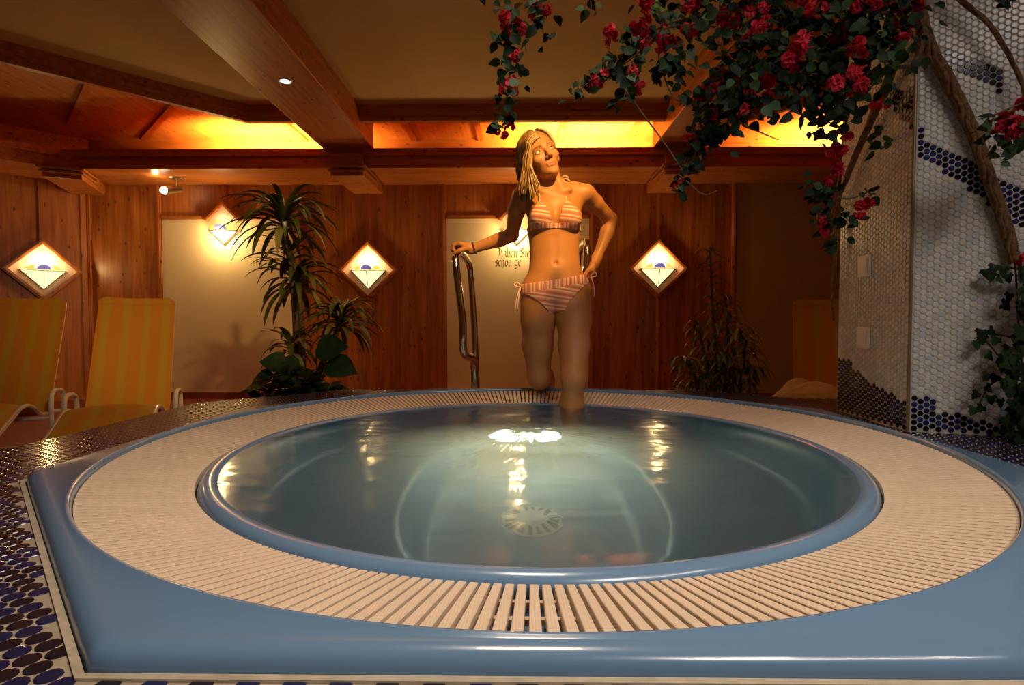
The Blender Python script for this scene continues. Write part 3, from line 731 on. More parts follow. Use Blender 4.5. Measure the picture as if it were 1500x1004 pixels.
# towel heaped on the lounger behind the pier
TOWEL = plain('cream_towel', (.74, .58, .34), .95, var=.08, scale=30, bump=.4, bscale=120)
m = MB(); tr = random.Random(8); nx, ny = 34, 22
def tz(u, v): return .05 + .075 * math.exp(-((u - .25) * 4) ** 2) + .095 * math.exp(-((u - .75) * 3.2) ** 2) * (1 - .4 * v) + .02 * sin(u * 14 + v * 6) + .012 * sin(v * 19 + u * 3)
e_ = lambda u, v: min(1, 6 * min(u, 1 - u, v, 1 - v))
vs = [((u - .5) * .62 , (v - .5) * .42, tz(u, v) * (e_(u, v) ** .6)) for v in [j / ny for j in range(ny + 1)] for u in [i / nx for i in range(nx + 1)]]
m.add(vs, [(j*(nx+1)+i, j*(nx+1)+i+1, (j+1)*(nx+1)+i+1, (j+1)*(nx+1)+i) for j in range(ny) for i in range(nx)])
n0 = len(vs); edge = [i for i in range(nx)] + [j*(nx+1)+nx for j in range(ny)] + [ny*(nx+1)+i for i in range(nx, 0, -1)] + [j*(nx+1) for j in range(ny, 0, -1)]
m.f.append(tuple(reversed(edge))); m.m.append(0)
o = m.build('towel', TOWEL, smooth=True, loc=(1.80, 3.20, .352)); o.rotation_euler = (0, 0, radians(-20))
tag(o, 'crumpled cream towel heaped on the lounger behind the tiled pier', 'towel')

# ================================================================== foliage helpers
def strap_leaf(m, base, dirv, L, w, droop, roll=0, n=7):
    """long arching leaf with a folded midrib"""
    P = []; p = Vector(base); d = Vector(dirv).normalized()
    for i in range(n + 1):
        P.append((p.copy(), d.copy())); p = p + d * (L / n); d = (d + Vector((0, 0, -droop / n * (1 + .8 * i / n)))).normalized()
    vs = []
    for i, (q, dd) in enumerate(P):
        t = i / n; ww = w * (sin(pi * min(1, .12 + t * .88)) ** .7) * (1 if t < 1 else 0)
        if i == n: ww = .0004
        sdv = dd.cross(Vector((0, 0, 1)));
        if sdv.length < .05: sdv = Vector((cos(roll), sin(roll), 0))
        sdv.normalize(); nn = sdv.cross(dd).normalized()
        vs += [q - sdv * ww + nn * ww * .35, q, q + sdv * ww + nn * ww * .35]
    m.add(vs, [(3*i+j, 3*i+j+1, 3*i+3+j+1, 3*i+3+j) for i in range(n) for j in (0, 1)])
def broad_leaf(m, base, dirv, L, w, nrm, cup=.25, tip=.35):
    """heart-shaped leaf: midrib along dirv, facing nrm"""
    d = Vector(dirv).normalized(); nn = Vector(nrm); nn = (nn - d * nn.dot(d))
    if nn.length < .05: nn = d.orthogonal()
    nn.normalize(); s = d.cross(nn)
    prof = ((0, .0), (.06, .55), (.22, .95), (.42, 1.0), (.62, .78), (.82, .38), (1.0, .0)); vs = []
    for t, ww in prof:
        q = Vector(base) + d * (L * t) - nn * (tip * L * t * t * .5)
        vs += [q + s * (w * ww) + nn * (cup * w * ww), q, q - s * (w * ww) + nn * (cup * w * ww)]
    m.add(vs, [(3*i+j, 3*i+j+1, 3*i+3+j+1, 3*i+3+j) for i in range(len(prof) - 1) for j in (0, 1)])
DRAC = [plain('dracaena_leaf', (.065, .078, .013), .38, var=.3, scale=9), plain('dracaena_leaf_light', (.20, .18, .05), .4, var=.3, scale=9)]
STEM = plain('brown_plant_stem', (.09, .055, .025), .8, var=.3, scale=30)
POT = plain('terracotta_pot', (.30, .12, .06), .7, var=.1, scale=10)
SOIL = plain('soil', (.03, .02, .012), .95, var=.4, scale=60)
def pot(t, r, h):
    m = MB(); m.lathe([(0, 0), (r*.75, 0), (r, h), (r*1.05, h), (r*1.05, h + .03), (r*.93, h + .03), (r*.90, h - .01)], n=28); pt_ = m.build('pot', POT, t, smooth='auto')
    m = MB(); m.lathe([(r*.92, h - .005), (0, h + .005)], n=24); m.build('soil', SOIL, pt_)
rn = random.Random(11)
# tall dracaena at the left
PYd = 3.42
base = at(440, 600, PYd)
dr = empty('dracaena_plant', (base.x, PYd, 0), 'tall dark dracaena with arching strap leaves in front of the left white panel', 'plant')
pot(dr, .15, .26); off = Vector((base.x, PYd, 0))
stems = [[(437, 600), (434, 500), (430, 430), (421, 360), (416, 318)], [(440, 600), (444, 520), (440, 450), (436, 415)], [(446, 600), (470, 540), (490, 495), (499, 470)], [(432, 600), (430, 560), (428, 520), (425, 505)]]
for i, s in enumerate(stems):
    y = PYd + (.0, .05, -.04, -.08)[i]
    pts = [at(a, b, y) - off for a, b in s]; pts[0].z = .24
    m = MB(); m.tube(spline(pts, 6), [.022 - .010 * k / 24 for k in range(len(spline(pts, 6)))], 9); m.build('stem', STEM, dr, smooth=True)
crowns = [((416, 322), .42, 60, .0), ((434, 412), .36, 44, .05), ((499, 470), .32, 52, -.04), ((425, 508), .24, 20, -.08), ((424, 375), .30, 18, .02)]
for (px, py), L, n, dy in crowns:
    c = at(px, py, PYd + dy) - off; m = MB()
    for k in range(n):
        a = k * 2.399 + rn.uniform(-.3, .3); up = 1.5 - 1.55 * (k / n) + rn.uniform(-.15, .15)
        d = Vector((cos(a), sin(a), up)); m.mi = 1 if rn.random() < .22 else 0
        strap_leaf(m, c + Vector((0, 0, .035 - .10 * k / n)), d, L * rn.uniform(.72, 1.05), .0185 * rn.uniform(.8, 1.3), rn.uniform(1.0, 2.2))
    m.build('leaf_crown', DRAC, dr, smooth=True)
# broad-leaved plant at its foot, low ground cover
ph = empty('philodendron_plant', (base.x + .22, PYd - .31, 0), 'low plant with broad heart-shaped green leaves at the foot of the dracaena', 'plant')
pot(ph, .12, .30); offp = ph.location.copy()
for px, py, L, dx, dz, nz_ in ((463, 512, .20, 1, .12, (.0, -1, .45)), (478, 532, .20, 1, -.25, (.1, -.9, .7)), (440, 535, .17, -1, .0, (-.1, -.8, .8)), (420, 532, .15, -1, .1, (0, -1, .5)), (488, 565, .13, .6, -1, (0, -1, .3)), (462, 555, .13, .2, -1, (0, -1, .2)), (400, 548, .13, -1, -.4, (0, -.8, .7))):
    q = at(px, py, PYd - .30) - offp; m = MB()
    m.tube(spline([(rn.uniform(-.04, .04), rn.uniform(-.04, .04), .29), tuple((q * .5) + Vector((0, 0, .18))), tuple(q)], 5), .004, 6); m.build('stalk', LEAF[1], ph)
    m = MB(); broad_leaf(m, q, (dx, -.25, dz), L, L * .42, nz_, .12, .2); m.build('leaf', LEAF[1], ph, smooth=True)
sh = empty('low_leafy_shrub', (base.x - .15, PYd - .36, 0), 'dark low leafy shrub spreading along the tub edge below the dracaena', 'shrub')
pot(sh, .12, .32); offs_ = sh.location.copy(); m = MB()
for k in range(230):
    px = rn.triangular(358, 520, 430); py = 586 - rn.random() ** 1.3 * 48 * (1 - abs(px - 430) / 120)
    q = at(px, py, PYd - .36 + rn.uniform(-.08, .10)) - offs_
    a = rn.uniform(0, 6.3); m.mi = rn.choice((0, 0, 1))
    broad_leaf(m, q, (cos(a), sin(a), rn.uniform(-.2, .7)), rn.uniform(.05, .10), rn.uniform(.016, .03), (0, -.5, 1), .2)
m.build('foliage', LEAF, sh, smooth=True)
m = MB()
for k in range(14):
    px = 370 + 140 * k / 13; q = at(px, 572, PYd - .36) - offs_; m.tube(spline([(rn.uniform(-.05, .05), rn.uniform(-.05, .05), .31), tuple(q * .6 + Vector((0, 0, .15))), tuple(q)], 4), .004, 5)
m.build('stem', STEM, sh)

# narrow-leaved plant at the right
PYb = 3.40; base = at(1050, 600, PYb)
bp_l = empty('bamboo_like_plant', (base.x, PYb, 0), 'tall thin plant with short narrow leaves on bare stems, right of the diamond lamp', 'plant')
pot(bp_l, .24, .26); offb = Vector((base.x, PYb, 0))
bst = [([(1045, 600), (1048, 520), (1043, 440), (1040, 362)], .0, 60), ([(1060, 600), (1064, 520), (1066, 470), (1060, 430)], .03, 40), ([(1075, 600), (1088, 540), (1090, 505), (1082, 480)], -.05, 44), ([(1030, 600), (1020, 560), (1008, 535), (1000, 525)], -.06, 36), ([(1055, 600), (1075, 560), (1095, 545), (1102, 540)], -.08, 34), ([(1040, 600), (1036, 540), (1028, 500), (1020, 470)], .05, 34)]
for s, dy, n in bst:
    pts = [at(a, b, PYb + dy) - offb for a, b in s]; pts[0].z = .24; sp = spline(pts, 8)
    m = MB(); m.tube(sp, [.014 - .009 * k / len(sp) for k in range(len(sp))], 8); m.build('stem', STEM, bp_l, smooth=True)
    m = MB()
    for k in range(n):
        t = .34 + .66 * (k + rn.random()) / n; q = sp[min(len(sp) - 1, int(t * (len(sp) - 1)))]
        a = k * 2.399; m.mi = 1 if rn.random() < .3 else 0
        tall = s is bst[0][0] and t > .62
        strap_leaf(m, q, (cos(a), sin(a), .9 if tall else .5), rn.uniform(.09, .14) * (1.0 if tall else 1.35), .0085 * (1 if tall else 1.25), 2.3 if not tall else 1.9, n=5)
    m.build('leaf_crown', DRAC, bp_l, smooth=True)
m = MB()
for k in range(260):
    px = rn.triangular(985, 1118, 1060); py = 588 - rn.random() * 75 * (1 - abs(px - 1060) / 90)
    q = at(px, py, PYb + rn.uniform(-.15, .15)) - offb; a = rn.uniform(0, 6.3)
    strap_leaf(m, q, (cos(a), sin(a), .5), rn.uniform(.08, .16), .009, 2.2, n=5)
m.build('undergrowth', DRAC, bp_l, smooth=True)

# ================================================================== flowering vines over the tub
def bloom_mesh(seed):
    """one silk blossom spray: three to five open blossoms of curled petals"""
    r = random.Random(seed); m = MB()
    for c in range(r.choice((3, 4, 4, 5))):
        ce = Vector((r.uniform(-.028, .028), r.uniform(-.024, .024), r.uniform(-.032, .032))); ax = Vector((r.uniform(-1, 1), r.uniform(-1.4, .2), r.uniform(-.9, .5))).normalized()
        u = ax.orthogonal().normalized(); w = ax.cross(u); R = .021 * r.uniform(.85, 1.25)
        for layer, (np_, open_) in enumerate(((5, .95), (4, .45))):
            for k in range(np_):
                a = 2*pi*k/np_ + layer * .6 + r.uniform(-.2, .2); o = u * cos(a) + w * sin(a); tg = ax.cross(o)
                m.mi = 1 if r.random() < (.55 if layer else .3) else 0; vs = []
                for i, (t, ww, up) in enumerate(((0, .12, 0), (.35, .48, .30), (.7, .62, .34), (1.0, .40, .12 - .3 * open_))):
                    q = ce + (o * (t * open_) + ax * (up + (1 - open_) * t * .9)) * R
                    vs += [q - tg * (ww * R) + ax * (R * .12), q, q + tg * (ww * R) + ax * (R * .12)]
                m.add(vs, [(3*i+j, 3*i+j+1, 3*i+3+j+1, 3*i+3+j) for i in range(3) for j in (0, 1)])
        m.mi = 1
        for k in range(3): m.tube([ce, ce + (ax + Vector((r.uniform(-.3, .3), r.uniform(-.3, .3), r.uniform(-.3, .3)))) * R * 1.3], .0009, 4)
    o = m.build('flower', PETAL, smooth=True); me = o.data; bpy.data.objects.remove(o); return me
BLOOMS = [bloom_mesh(s) for s in range(6)]
vr = random.Random(21)
def bloom(parent, pos, s=1.0):
    o = bpy.data.objects.new('flower', BLOOMS[vr.randrange(6)]); COL.objects.link(o); o.parent = parent
    o.location = Vector(pos) - parent.location; o.rotation_euler = (vr.uniform(-.6, .6), vr.uniform(-.6, .6), vr.uniform(-.8, .8)); o.scale = (s * 1.0,) * 3
def leaf_cloud(m, pos, n, spread, size=(.024, .044), tones=(0, 0, 0, 0, 1, 1, 2)):
    for _ in range(n):
        q = Vector(pos) + Vector((vr.gauss(0, 1), vr.gauss(0, 1), vr.gauss(0, 1))) * spread
        a = vr.uniform(0, 6.3); L = vr.uniform(*size); m.mi = vr.choice(tones)
        broad_leaf(m, q, (cos(a), sin(a) * .7, vr.uniform(-1.3, .3)), L, L * vr.uniform(.33, .42), (vr.uniform(-1, 1), -1, vr.uniform(-.3, 1.0)), .2, .35)
def vine(name, label, cat, group, stems, clouds, blooms, Y, r=.0035, bark=BARK, anchor=None):
    """stems: pixel polylines (px, py, dY); clouds: (px, py, n, spread, dY); blooms: (px, py, scale, dY); measured at depth Y"""
    P = lambda px, py, dy=0: at(px, py, Y + dy)
    a0 = P(*anchor) if anchor else P(*stems[0][0])
    t = empty(name, a0, label, cat, group)
    for s in stems:
        pts = spline([P(*q) - a0 for q in s], 6); m = MB(); m.tube(pts, [r * (1 - .6 * k / len(pts)) for k in range(len(pts))], 7); m.build('stem', bark, t, smooth=True)
    m = MB()
    for px, py, n, sp, *dy in clouds: leaf_cloud(m, P(px, py, *(dy or [0])) - a0, n, sp)
    if clouds: m.build('foliage', LEAF, t, smooth=True)
    for px, py, s, *dy in blooms: bloom(t, P(px, py, *(dy or [0])), s)
    return t
# hanging garland left of the canopy
vine('flower_garland', "thin garland of pink flowers hanging above the woman's head", 'garland', 'flowering vine strands',
     [[(742, -190, 0), (745, -60), (742, 20), (748, 60), (747, 110), (741, 150), (736, 180)], [(750, -60), (775, -10), (792, 25), (796, 50)]],
     [(735, -30, 16, .03), (745, 10, 14, .025), (748, 40, 8, .022), (738, 60, 9, .02), (752, 72, 9, .02), (745, 95, 10, .022), (758, 100, 5, .016), (742, 120, 8, .02), (760, 125, 3, .014), (740, 145, 5, .014), (737, 165, 12, .014), (730, 180, 6, .012), (785, 25, 10, .022), (796, 45, 8, .02), (783, 10, 6, .02)],
     [(741, 40, .85), (762, 33, .9), (750, 80, .7), (738, 122, .9), (750, 133, .6), (792, 8, .9), (736, 192, .55), (747, 188, .4), (746, 55, .5)], 1.75)
vine('flower_garland', 'leafy strand tip at the top edge between hanging garland and canopy', 'garland', 'flowering vine strands',
     [[(868, -150, 0), (866, -60), (864, -20), (866, 12)]], [(866, -30, 8, .02), (862, 8, 5, .013)], [(883, -10, .7)], 1.75)
# the canopy that leans out from the top of the pier
can = vine('flowering_vine', 'large flowering vine canopy with many pink blossoms spreading from the top of the tiled pier', 'vine', 'flowering vine strands',
     [[(1345, 60, 0), (1300, 20), (1200, 15), (1100, 12), (1020, 25), (965, 42), (905, 100)], [(1330, 10), (1250, -5), (1150, -15), (1000, -10)], [(1340, 95), (1270, 105), (1180, 110), (1100, 120)], [(1300, 60), (1200, 80), (1120, 60)], [(1330, 12), (1290, 18), (1240, 0), (1180, -20)], [(1340, 0), (1352, 50), (1336, 95), (1300, 100), (1262, 120)]],
     [(px, py, n, sp, (dy if px < 1240 else min(dy, .0)) + vr.uniform(-.06, .04)) for dy in (-.03, .15) for px, py, n, sp in
      [(1330, 20, 12, .04), (1300, 40, 26, .05), (1300, 80, 22, .045), (1260, 20, 34, .055), (1260, 70, 34, .055), (1250, 110, 26, .05), (1215, 30, 36, .055), (1215, 80, 36, .055), (1210, 125, 30, .05), (1170, 25, 36, .055), (1170, 75, 36, .055), (1165, 115, 26, .05), (1130, 20, 32, .05), (1130, 70, 32, .05), (1120, 105, 26, .05), (1090, 30, 26, .05), (1085, 80, 24, .045), (1080, 115, 18, .04), (1100, 150, 24, .042), (1070, 150, 18, .04), (1050, 20, 16, .04), (1020, 10, 14, .04), (990, 20, 10, .035), (1200, -30, 40, .08), (1100, -30, 40, .08), (1000, -30, 20, .06), (1300, -20, 20, .06), (1225, 150, 18, .035), (1180, 140, 14, .035)]],
     [(px, py, s, vr.uniform(-.13, .02)) for px, py, s in
      [(1325, 25, 1.0), (1335, 10, .8), (1325, 52, .8), (1229, 44, 1.0), (1243, 48, .8), (1256, 78, .8), (1245, 125, 1.0), (1255, 135, .7), (1160, 72, 1.0), (1166, 88, .9), (1155, 97, .9), (1112, 135, 1.1), (1122, 142, .7), (1105, 40, .9), (1110, 25, .8), (1065, 15, .8), (1070, 30, .7), (1020, 5, .9), (1195, 5, .8), (1270, 10, .7), (1090, 158, .6), (1300, 0, .8), (1080, -15, 1), (1170, -15, 1)]], 1.72, .006)
vine('flowering_vine_branch', 'flowering vine branch reaching furthest left from the canopy, its tip over the light cove', 'vine', 'flowering vine strands',
     [[(1010, 35, .08), (968, 45), (938, 75), (905, 100), (870, 118), (838, 138)], [(968, 45), (965, 80), (972, 110), (985, 140), (1005, 155)], [(945, 70), (930, 100), (918, 130), (912, 150)], [(915, 130), (940, 165), (970, 205), (1000, 250)]],
     [(960, 40, 10, .025), (940, 60, 12, .024), (925, 70, 12, .024), (905, 85, 14, .024), (885, 95, 12, .022), (870, 115, 10, .018), (850, 128, 8, .013), (838, 138, 4, .009), (925, 100, 16, .026), (910, 115, 12, .022), (918, 140, 8, .016), (905, 150, 4, .011), (975, 75, 12, .026), (985, 95, 14, .026), (1000, 85, 10, .022), (1010, 60, 10, .024), (968, 105, 8, .02), (995, 115, 6, .018), (955, 20, 8, .022), (990, 140, 4, .014)],
     [(948, 18, 1.0), (897, 58, .8), (932, 52, .9), (940, 62, .7), (978, 75, .9), (874, 112, .8), (925, 122, .9), (935, 118, .6), (1005, 50, .7), (965, 45, .6)], 1.70)
vine('drooping_vine_branch', 'dark drooping flowering vine branch in front of the right ceiling beam', 'vine', 'flowering vine strands',
     [[(1085, 120, 0), (1060, 140), (1040, 170), (1030, 200), (1010, 240), (990, 285)], [(1075, 175), (1105, 190), (1140, 205)], [(1005, 265), (1030, 285), (1050, 280)]],
     [(1075, 130, 18, .03), (1045, 135, 20, .03), (1020, 140, 14, .026), (1035, 160, 16, .026), (1060, 165, 18, .028), (1045, 185, 14, .022), (1025, 195, 16, .022), (1055, 200, 14, .02), (1030, 215, 12, .018), (1015, 228, 9, .013), (1008, 245, 9, .012), (998, 265, 8, .011), (990, 285, 5, .009), (1085, 165, 10, .026)],
     [(1035, 130, .9), (1050, 118, .8), (1065, 130, .9), (1040, 172, .7), (1008, 208, .6), (990, 268, .4), (1088, 152, .8), (1030, 148, .7)], 1.80)
vine('pier_side_vine', 'flowering vine hanging down the left edge of the tiled pier beside the cove light', 'vine', 'flowering vine strands',
     [[(1255, 120, 0), (1245, 160), (1235, 200), (1228, 260), (1220, 300), (1212, 340)], [(1235, 190), (1215, 180), (1195, 195)], [(1228, 290), (1250, 290), (1275, 280)]],
     [(1245, 150, 8, .02), (1210, 178, 6, .016), (1198, 195, 6, .014), (1215, 200, 5, .014), (1285, 195, 5, .012), (1290, 212, 5, .012), (1195, 265, 8, .016), (1188, 275, 5, .013), (1212, 280, 10, .016), (1210, 300, 9, .016), (1195, 312, 6, .014), (1215, 335, 8, .015), (1225, 355, 7, .014), (1265, 280, 3, .009), (1285, 285, 3, .009), (1245, 320, 8, .014), (1230, 315, 5, .013), (1192, 290, 5, .014)],
     [(1228, 210, .9), (1222, 228, .8), (1228, 245, .9), (1218, 258, .8), (1265, 305, .75), (1258, 312, .6), (1203, 335, .75), (1232, 200, .7), (1292, 148, .7)], 1.92, .004)
vine('right_flower_spray', 'small spray of pink flowers at the right edge, in front of the tiled pier', 'vine', 'flowering vine strands',
     [[(1560, 160, -.02), (1520, 170), (1490, 190), (1470, 205)], [(1500, 150), (1465, 165), (1435, 175)]],
     [(1455, 210, 7, .016), (1468, 185, 8, .018), (1485, 205, 10, .018), (1500, 185, 12, .02), (1455, 180, 4, .012), (1470, 225, 4, .012), (1520, 200, 12, .03)],
     [(1475, 185, .9), (1488, 170, .8), (1470, 192, .7), (1505, 160, .8)], 1.52)
vine('leaf_sprig', 'single dark leafy sprig at the top right corner against the pale tiles', 'sprig', 'flowering vine strands',
     [[(1520, -40, 0), (1490, -15), (1470, 5)]], [(1462, 2, 3, .008), (1480, -15, 5, .016)], [], 1.52)
# woody vine trunks on the pier
def trunk(name, label, pts, r0, r1, strands=5, twist=9.0):
    sp = spline(pts, 10); n = len(sp); t = empty(name, pts[0], label, 'vine', 'woody vine stems on the pier')
    rr = random.Random(len(label)); m = MB(); m.tube(sp, [(r0 + (r1 - r0) * k / n) * .72 for k in range(n)], 10); world_parent(m.build('stem', BARK, t, smooth=True), t)
    m = MB()
    for s in range(strands):
        ph_ = 2*pi*s/strands; q = []
        for k, p_ in enumerate(sp):
            d = (sp[min(k+1, n-1)] - sp[max(k-1, 0)]).normalized(); u = d.orthogonal().normalized(); w = d.cross(u)
            a = ph_ + twist * k / n + .3 * sin(k * .7 + s); rad = (r0 + (r1 - r0) * k / n) * .62; q.append(p_ + (u * cos(a) + w * sin(a)) * rad)
        m.tube(q, [(r0 + (r1 - r0) * k / n) * .42 for k in range(n)], 7)
    world_parent(m.build('bark_strand', BARK, t, smooth=True), t)
    return t
def on_right(px, py, off): # a point off the pier's right face at a measured pixel
    d = ray(px, py); U = (PIER[4] - PIER[0]).normalized(); Nn = Vector((U.y, -U.x, 0)); k = ((PIER[0] + Nn * off) - CAM).dot(Nn) / d.dot(Nn); return CAM + d * k
def on_left(px, py, off):
    d = ray(px, py); Nn = Ln; k = ((PIER[0] + Nn * off) - CAM).dot(Nn) / d.dot(Nn); return CAM + d * k
trunk('vine_trunk', 'thick gnarled vine trunk running down the right tiled face of the pier', [on_right(px, py, .03) for px, py in ((1338, -60), (1348, 20), (1362, 70), (1390, 120), (1412, 165), (1430, 205), (1445, 250), (1463, 300), (1476, 340), (1487, 385))], .020, .017, 7)
trunk('looping_vine', 'thin bent vine looping over the upper right of the tiled pier', [on_right(px, py, .05) for px, py in ((1370, -30), (1410, 2), (1445, 32), (1475, 75), (1494, 115), (1500, 145), (1480, 165), (1450, 178), (1420, 195))], .009, .004, 3)
trunk('thin_vine_stem', 'thin vine stem curving round the top corner of the pier', [on_right(px, py, .045) for px, py in ((1348, -40), (1349, 20), (1353, 60), (1346, 78))] + [PIER[0] + Vector((-.04, -.05, .84 + (475-88)/805*1.82)), on_left(1300, 105, .05), on_left(1265, 128, .05)], .008, .005, 3)
trunk('side_vine_stem', 'brown vine stem twisting down the left edge of the pier', [on_left(px, py, .03) for px, py in ((1318, 70), (1296, 130), (1270, 190), (1250, 235), (1240, 262))] + [PIER[1] + Vector((-.03, -.03, at(1235, 300, 2.26).z)), PIER[1] + Vector((-.025, -.02, at(1226, 350, 2.26).z)), PIER[1] + Vector((-.03, 0, at(1224, 420, 2.26).z)), PIER[1] + Vector((-.02, 0, at(1222, 470, 2.26).z))], .016, .004, 5)

# ivy at the right edge
def ivy_leaf(m, base, d, n_, L):
    d = Vector(d).normalized(); nn = Vector(n_); nn = (nn - d * nn.dot(d)).normalized(); s = d.cross(nn)
    out = ((0, 0), (.42, -.12), (.62, .22), (.36, .38), (.34, .62), (0, 1.0), (-.34, .62), (-.36, .38), (-.62, .22), (-.42, -.12))
    vs = [Vector(base) + s * (x * L) + d * (y * L) + nn * (-.10 * L * abs(x)) for x, y in out]; c = len(vs); vs.append(Vector(base) + d * (.35 * L) + nn * (.06 * L))
    m.add(vs, [(c, i, (i + 1) % c) for i in range(c)])
iv_loc = Vector((on_right(1500, 640, .05).x + .02, on_right(1500, 640, .05).y, DECKZ + .002))
iv = empty('ivy_plant', iv_loc, 'dark green ivy climbing at the right edge beside the pale tiled pier', 'ivy')
m = MB(); IVYS = [[(1515, 640), (1500, 560), (1492, 480), (1488, 400), (1485, 380)], [(1498, 500), (1470, 492), (1440, 490), (1430, 500)], [(1490, 395), (1465, 390), (1443, 398)], [(1505, 560), (1475, 555), (1450, 565), (1433, 595)], [(1490, 545), (1470, 530), (1445, 500)]]
for s in IVYS: m.tube(spline([on_right(px, py, .035) - iv_loc for px, py in s], 6), .0028, 6)
m.build('stem', STEM, iv, smooth=True)
m = MB()
def put(px, py, off, L):
    m.mi = vr.choice((0, 0, 1)); q = on_right(px, py, off) - iv_loc; a = vr.uniform(-2.4, -.7) if True else 0
    ivy_leaf(m, q, (cos(a), 0, sin(a)), (vr.uniform(-.5, .3), -1, vr.uniform(-.1, .6)), L)
for px, py in ((1438, 483), (1432, 500), (1440, 492), (1449, 482), (1461, 495), (1447, 518), (1465, 528), (1444, 395), (1452, 400), (1461, 405), (1470, 392), (1458, 388), (1476, 402), (1433, 575), (1445, 565), (1452, 580), (1460, 550), (1440, 595), (1428, 597), (1449, 548), (1466, 585), (1474, 440), (1480, 430), (1470, 445)): put(px, py, .05, .030)
for k in range(230):
    py = vr.uniform(380, 652); x0 = 1488 - (18 if py > 500 else 0) + (10 if py < 470 else 0); put(x0 + vr.random() ** 1.2 * 60, py, vr.uniform(.03, .16), vr.uniform(.024, .036))
m.build('foliage', LEAF[:2], iv, smooth=True)
bloom(iv, on_right(1494, 382, .06), .6)
# ================================================================== the woman
class Field:
    def __init__(s, lo, hi, h):
        s.ax = [np.arange(lo[i], hi[i] + h, h).astype(np.float32) for i in range(3)]
        s.D = np.full([len(a) for a in s.ax], .25, np.float32)
    def sub(s, lo, hi):
        sl = []; 
        for i in range(3):
            a = int(np.searchsorted(s.ax[i], lo[i])); b = int(np.searchsorted(s.ax[i], hi[i])); sl.append(slice(a, b))
        if any(q.start >= q.stop for q in sl): return None, None
        g = [s.ax[i][sl[i]] for i in range(3)]
        return tuple(sl), (g[0][:, None, None], g[1][None, :, None], g[2][None, None, :])
    def put(s, d, sl, k, op='u'):
        D = s.D[sl]
        if op == 's': d = -d; h = np.clip(.5 - .5 * (d - D) / k, 0, 1) if False else np.clip(.5 + .5 * (d - D) / k, 0, 1); s.D[sl] = D + (d - D) * h + k * h * (1 - h); return
        h = np.clip(.5 + .5 * (D - d) / k, 0, 1); s.D[sl] = D + (d - D) * h - k * h * (1 - h)
    def cone(s, a, b, ra, rb, k=.02, op='u'):
        a, b = np.array(a, np.float32), np.array(b, np.float32); m = max(ra, rb) + k + .03
        sl, g = s.sub(np.minimum(a, b) - m, np.maximum(a, b) + m)
        if sl is None: return
        ba = b - a; L2 = float(ba @ ba) + 1e-12
        t = np.clip(((g[0]-a[0])*ba[0] + (g[1]-a[1])*ba[1] + (g[2]-a[2])*ba[2]) / L2, 0, 1)
        d = np.sqrt((g[0]-a[0]-t*ba[0])**2 + (g[1]-a[1]-t*ba[1])**2 + (g[2]-a[2]-t*ba[2])**2) - (ra + (rb - ra) * t)
        s.put(d, sl, k, op)
    def chain(s, pts, rs, k=.015):
        for i in range(len(pts) - 1): s.cone(pts[i], pts[i+1], rs[i], rs[i+1], k)
    def ell(s, c, r, k=.02, R=None, op='u'):
        c = np.array(c, np.float32); m = max(r) + k + .03
        sl, g = s.sub(c - m, c + m)
        if sl is None: return
        q = [g[i] - c[i] for i in range(3)]
        if R is not None: q = [R[0][j]*q[0] + R[1][j]*q[1] + R[2][j]*q[2] for j in range(3)]
        k0 = np.sqrt((q[0]/r[0])**2 + (q[1]/r[1])**2 + (q[2]/r[2])**2); k1 = np.sqrt((q[0]/r[0]**2)**2 + (q[1]/r[1]**2)**2 + (q[2]/r[2]**2)**2)
        s.put(k0 * (k0 - 1) / np.maximum(k1, 1e-6), sl, k, op)
    def merge(s, o, k):
        h = np.clip(.5 + .5 * (s.D - o.D) / k, 0, 1); s.D = s.D + (o.D - s.D) * h - k * h * (1 - h)

def surface_net(F):
    """naive surface nets: vertices and quads of the zero level"""
    D = F.D; S = D < 0; nx, ny, nz = D.shape
    c = [S[i:nx-1+i, j:ny-1+j, k:nz-1+k] for i in (0, 1) for j in (0, 1) for k in (0, 1)]
    cnt = sum(q.astype(np.int8) for q in c); act = (cnt > 0) & (cnt < 8); idx = np.full(act.shape, -1, np.int64); I = np.argwhere(act); idx[act] = np.arange(len(I))
    acc = np.zeros((len(I), 3)); num = np.zeros(len(I)); cor = [(i, j, k) for i in (0, 1) for j in (0, 1) for k in (0, 1)]
    val = [D[I[:, 0] + q[0], I[:, 1] + q[1], I[:, 2] + q[2]].astype(np.float64) for q in cor]
    for a in range(8):
        for b in range(a + 1, 8):
            if sum(abs(cor[a][i] - cor[b][i]) for i in range(3)) != 1: continue
            va, vb = val[a], val[b]; cr = (va < 0) != (vb < 0); t = np.where(cr, va / np.where(cr, va - vb, 1), 0)
            for i in range(3): acc[:, i] += np.where(cr, cor[a][i] + t * (cor[b][i] - cor[a][i]), 0)
            num += cr
    h = [float(F.ax[i][1] - F.ax[i][0]) for i in range(3)]; o = [float(F.ax[i][0]) for i in range(3)]
    V = (I + acc / num[:, None]) * np.array(h) + np.array(o); Q = []
    for d in range(3):
        e, f = [(1, 2), (2, 0), (0, 1)][d]
        a = np.take(S, range(0, S.shape[d] - 1), d); b = np.take(S, range(1, S.shape[d]), d); E = np.argwhere(a != b)
        E = E[(E[:, e] > 0) & (E[:, f] > 0) & (E[:, e] < S.shape[e] - 1) & (E[:, f] < S.shape[f] - 1)]
        if not len(E): continue
        fl = S[E[:, 0], E[:, 1], E[:, 2]]; q = []
        for de, df in ((-1, -1), (0, -1), (0, 0), (-1, 0)):
            g = E.copy(); g[:, e] += de; g[:, f] += df; q.append(idx[g[:, 0], g[:, 1], g[:, 2]])
        q = np.stack(q, 1); q[~fl] = q[~fl][:, ::-1]; Q.append(q)
    return V, np.concatenate(Q)
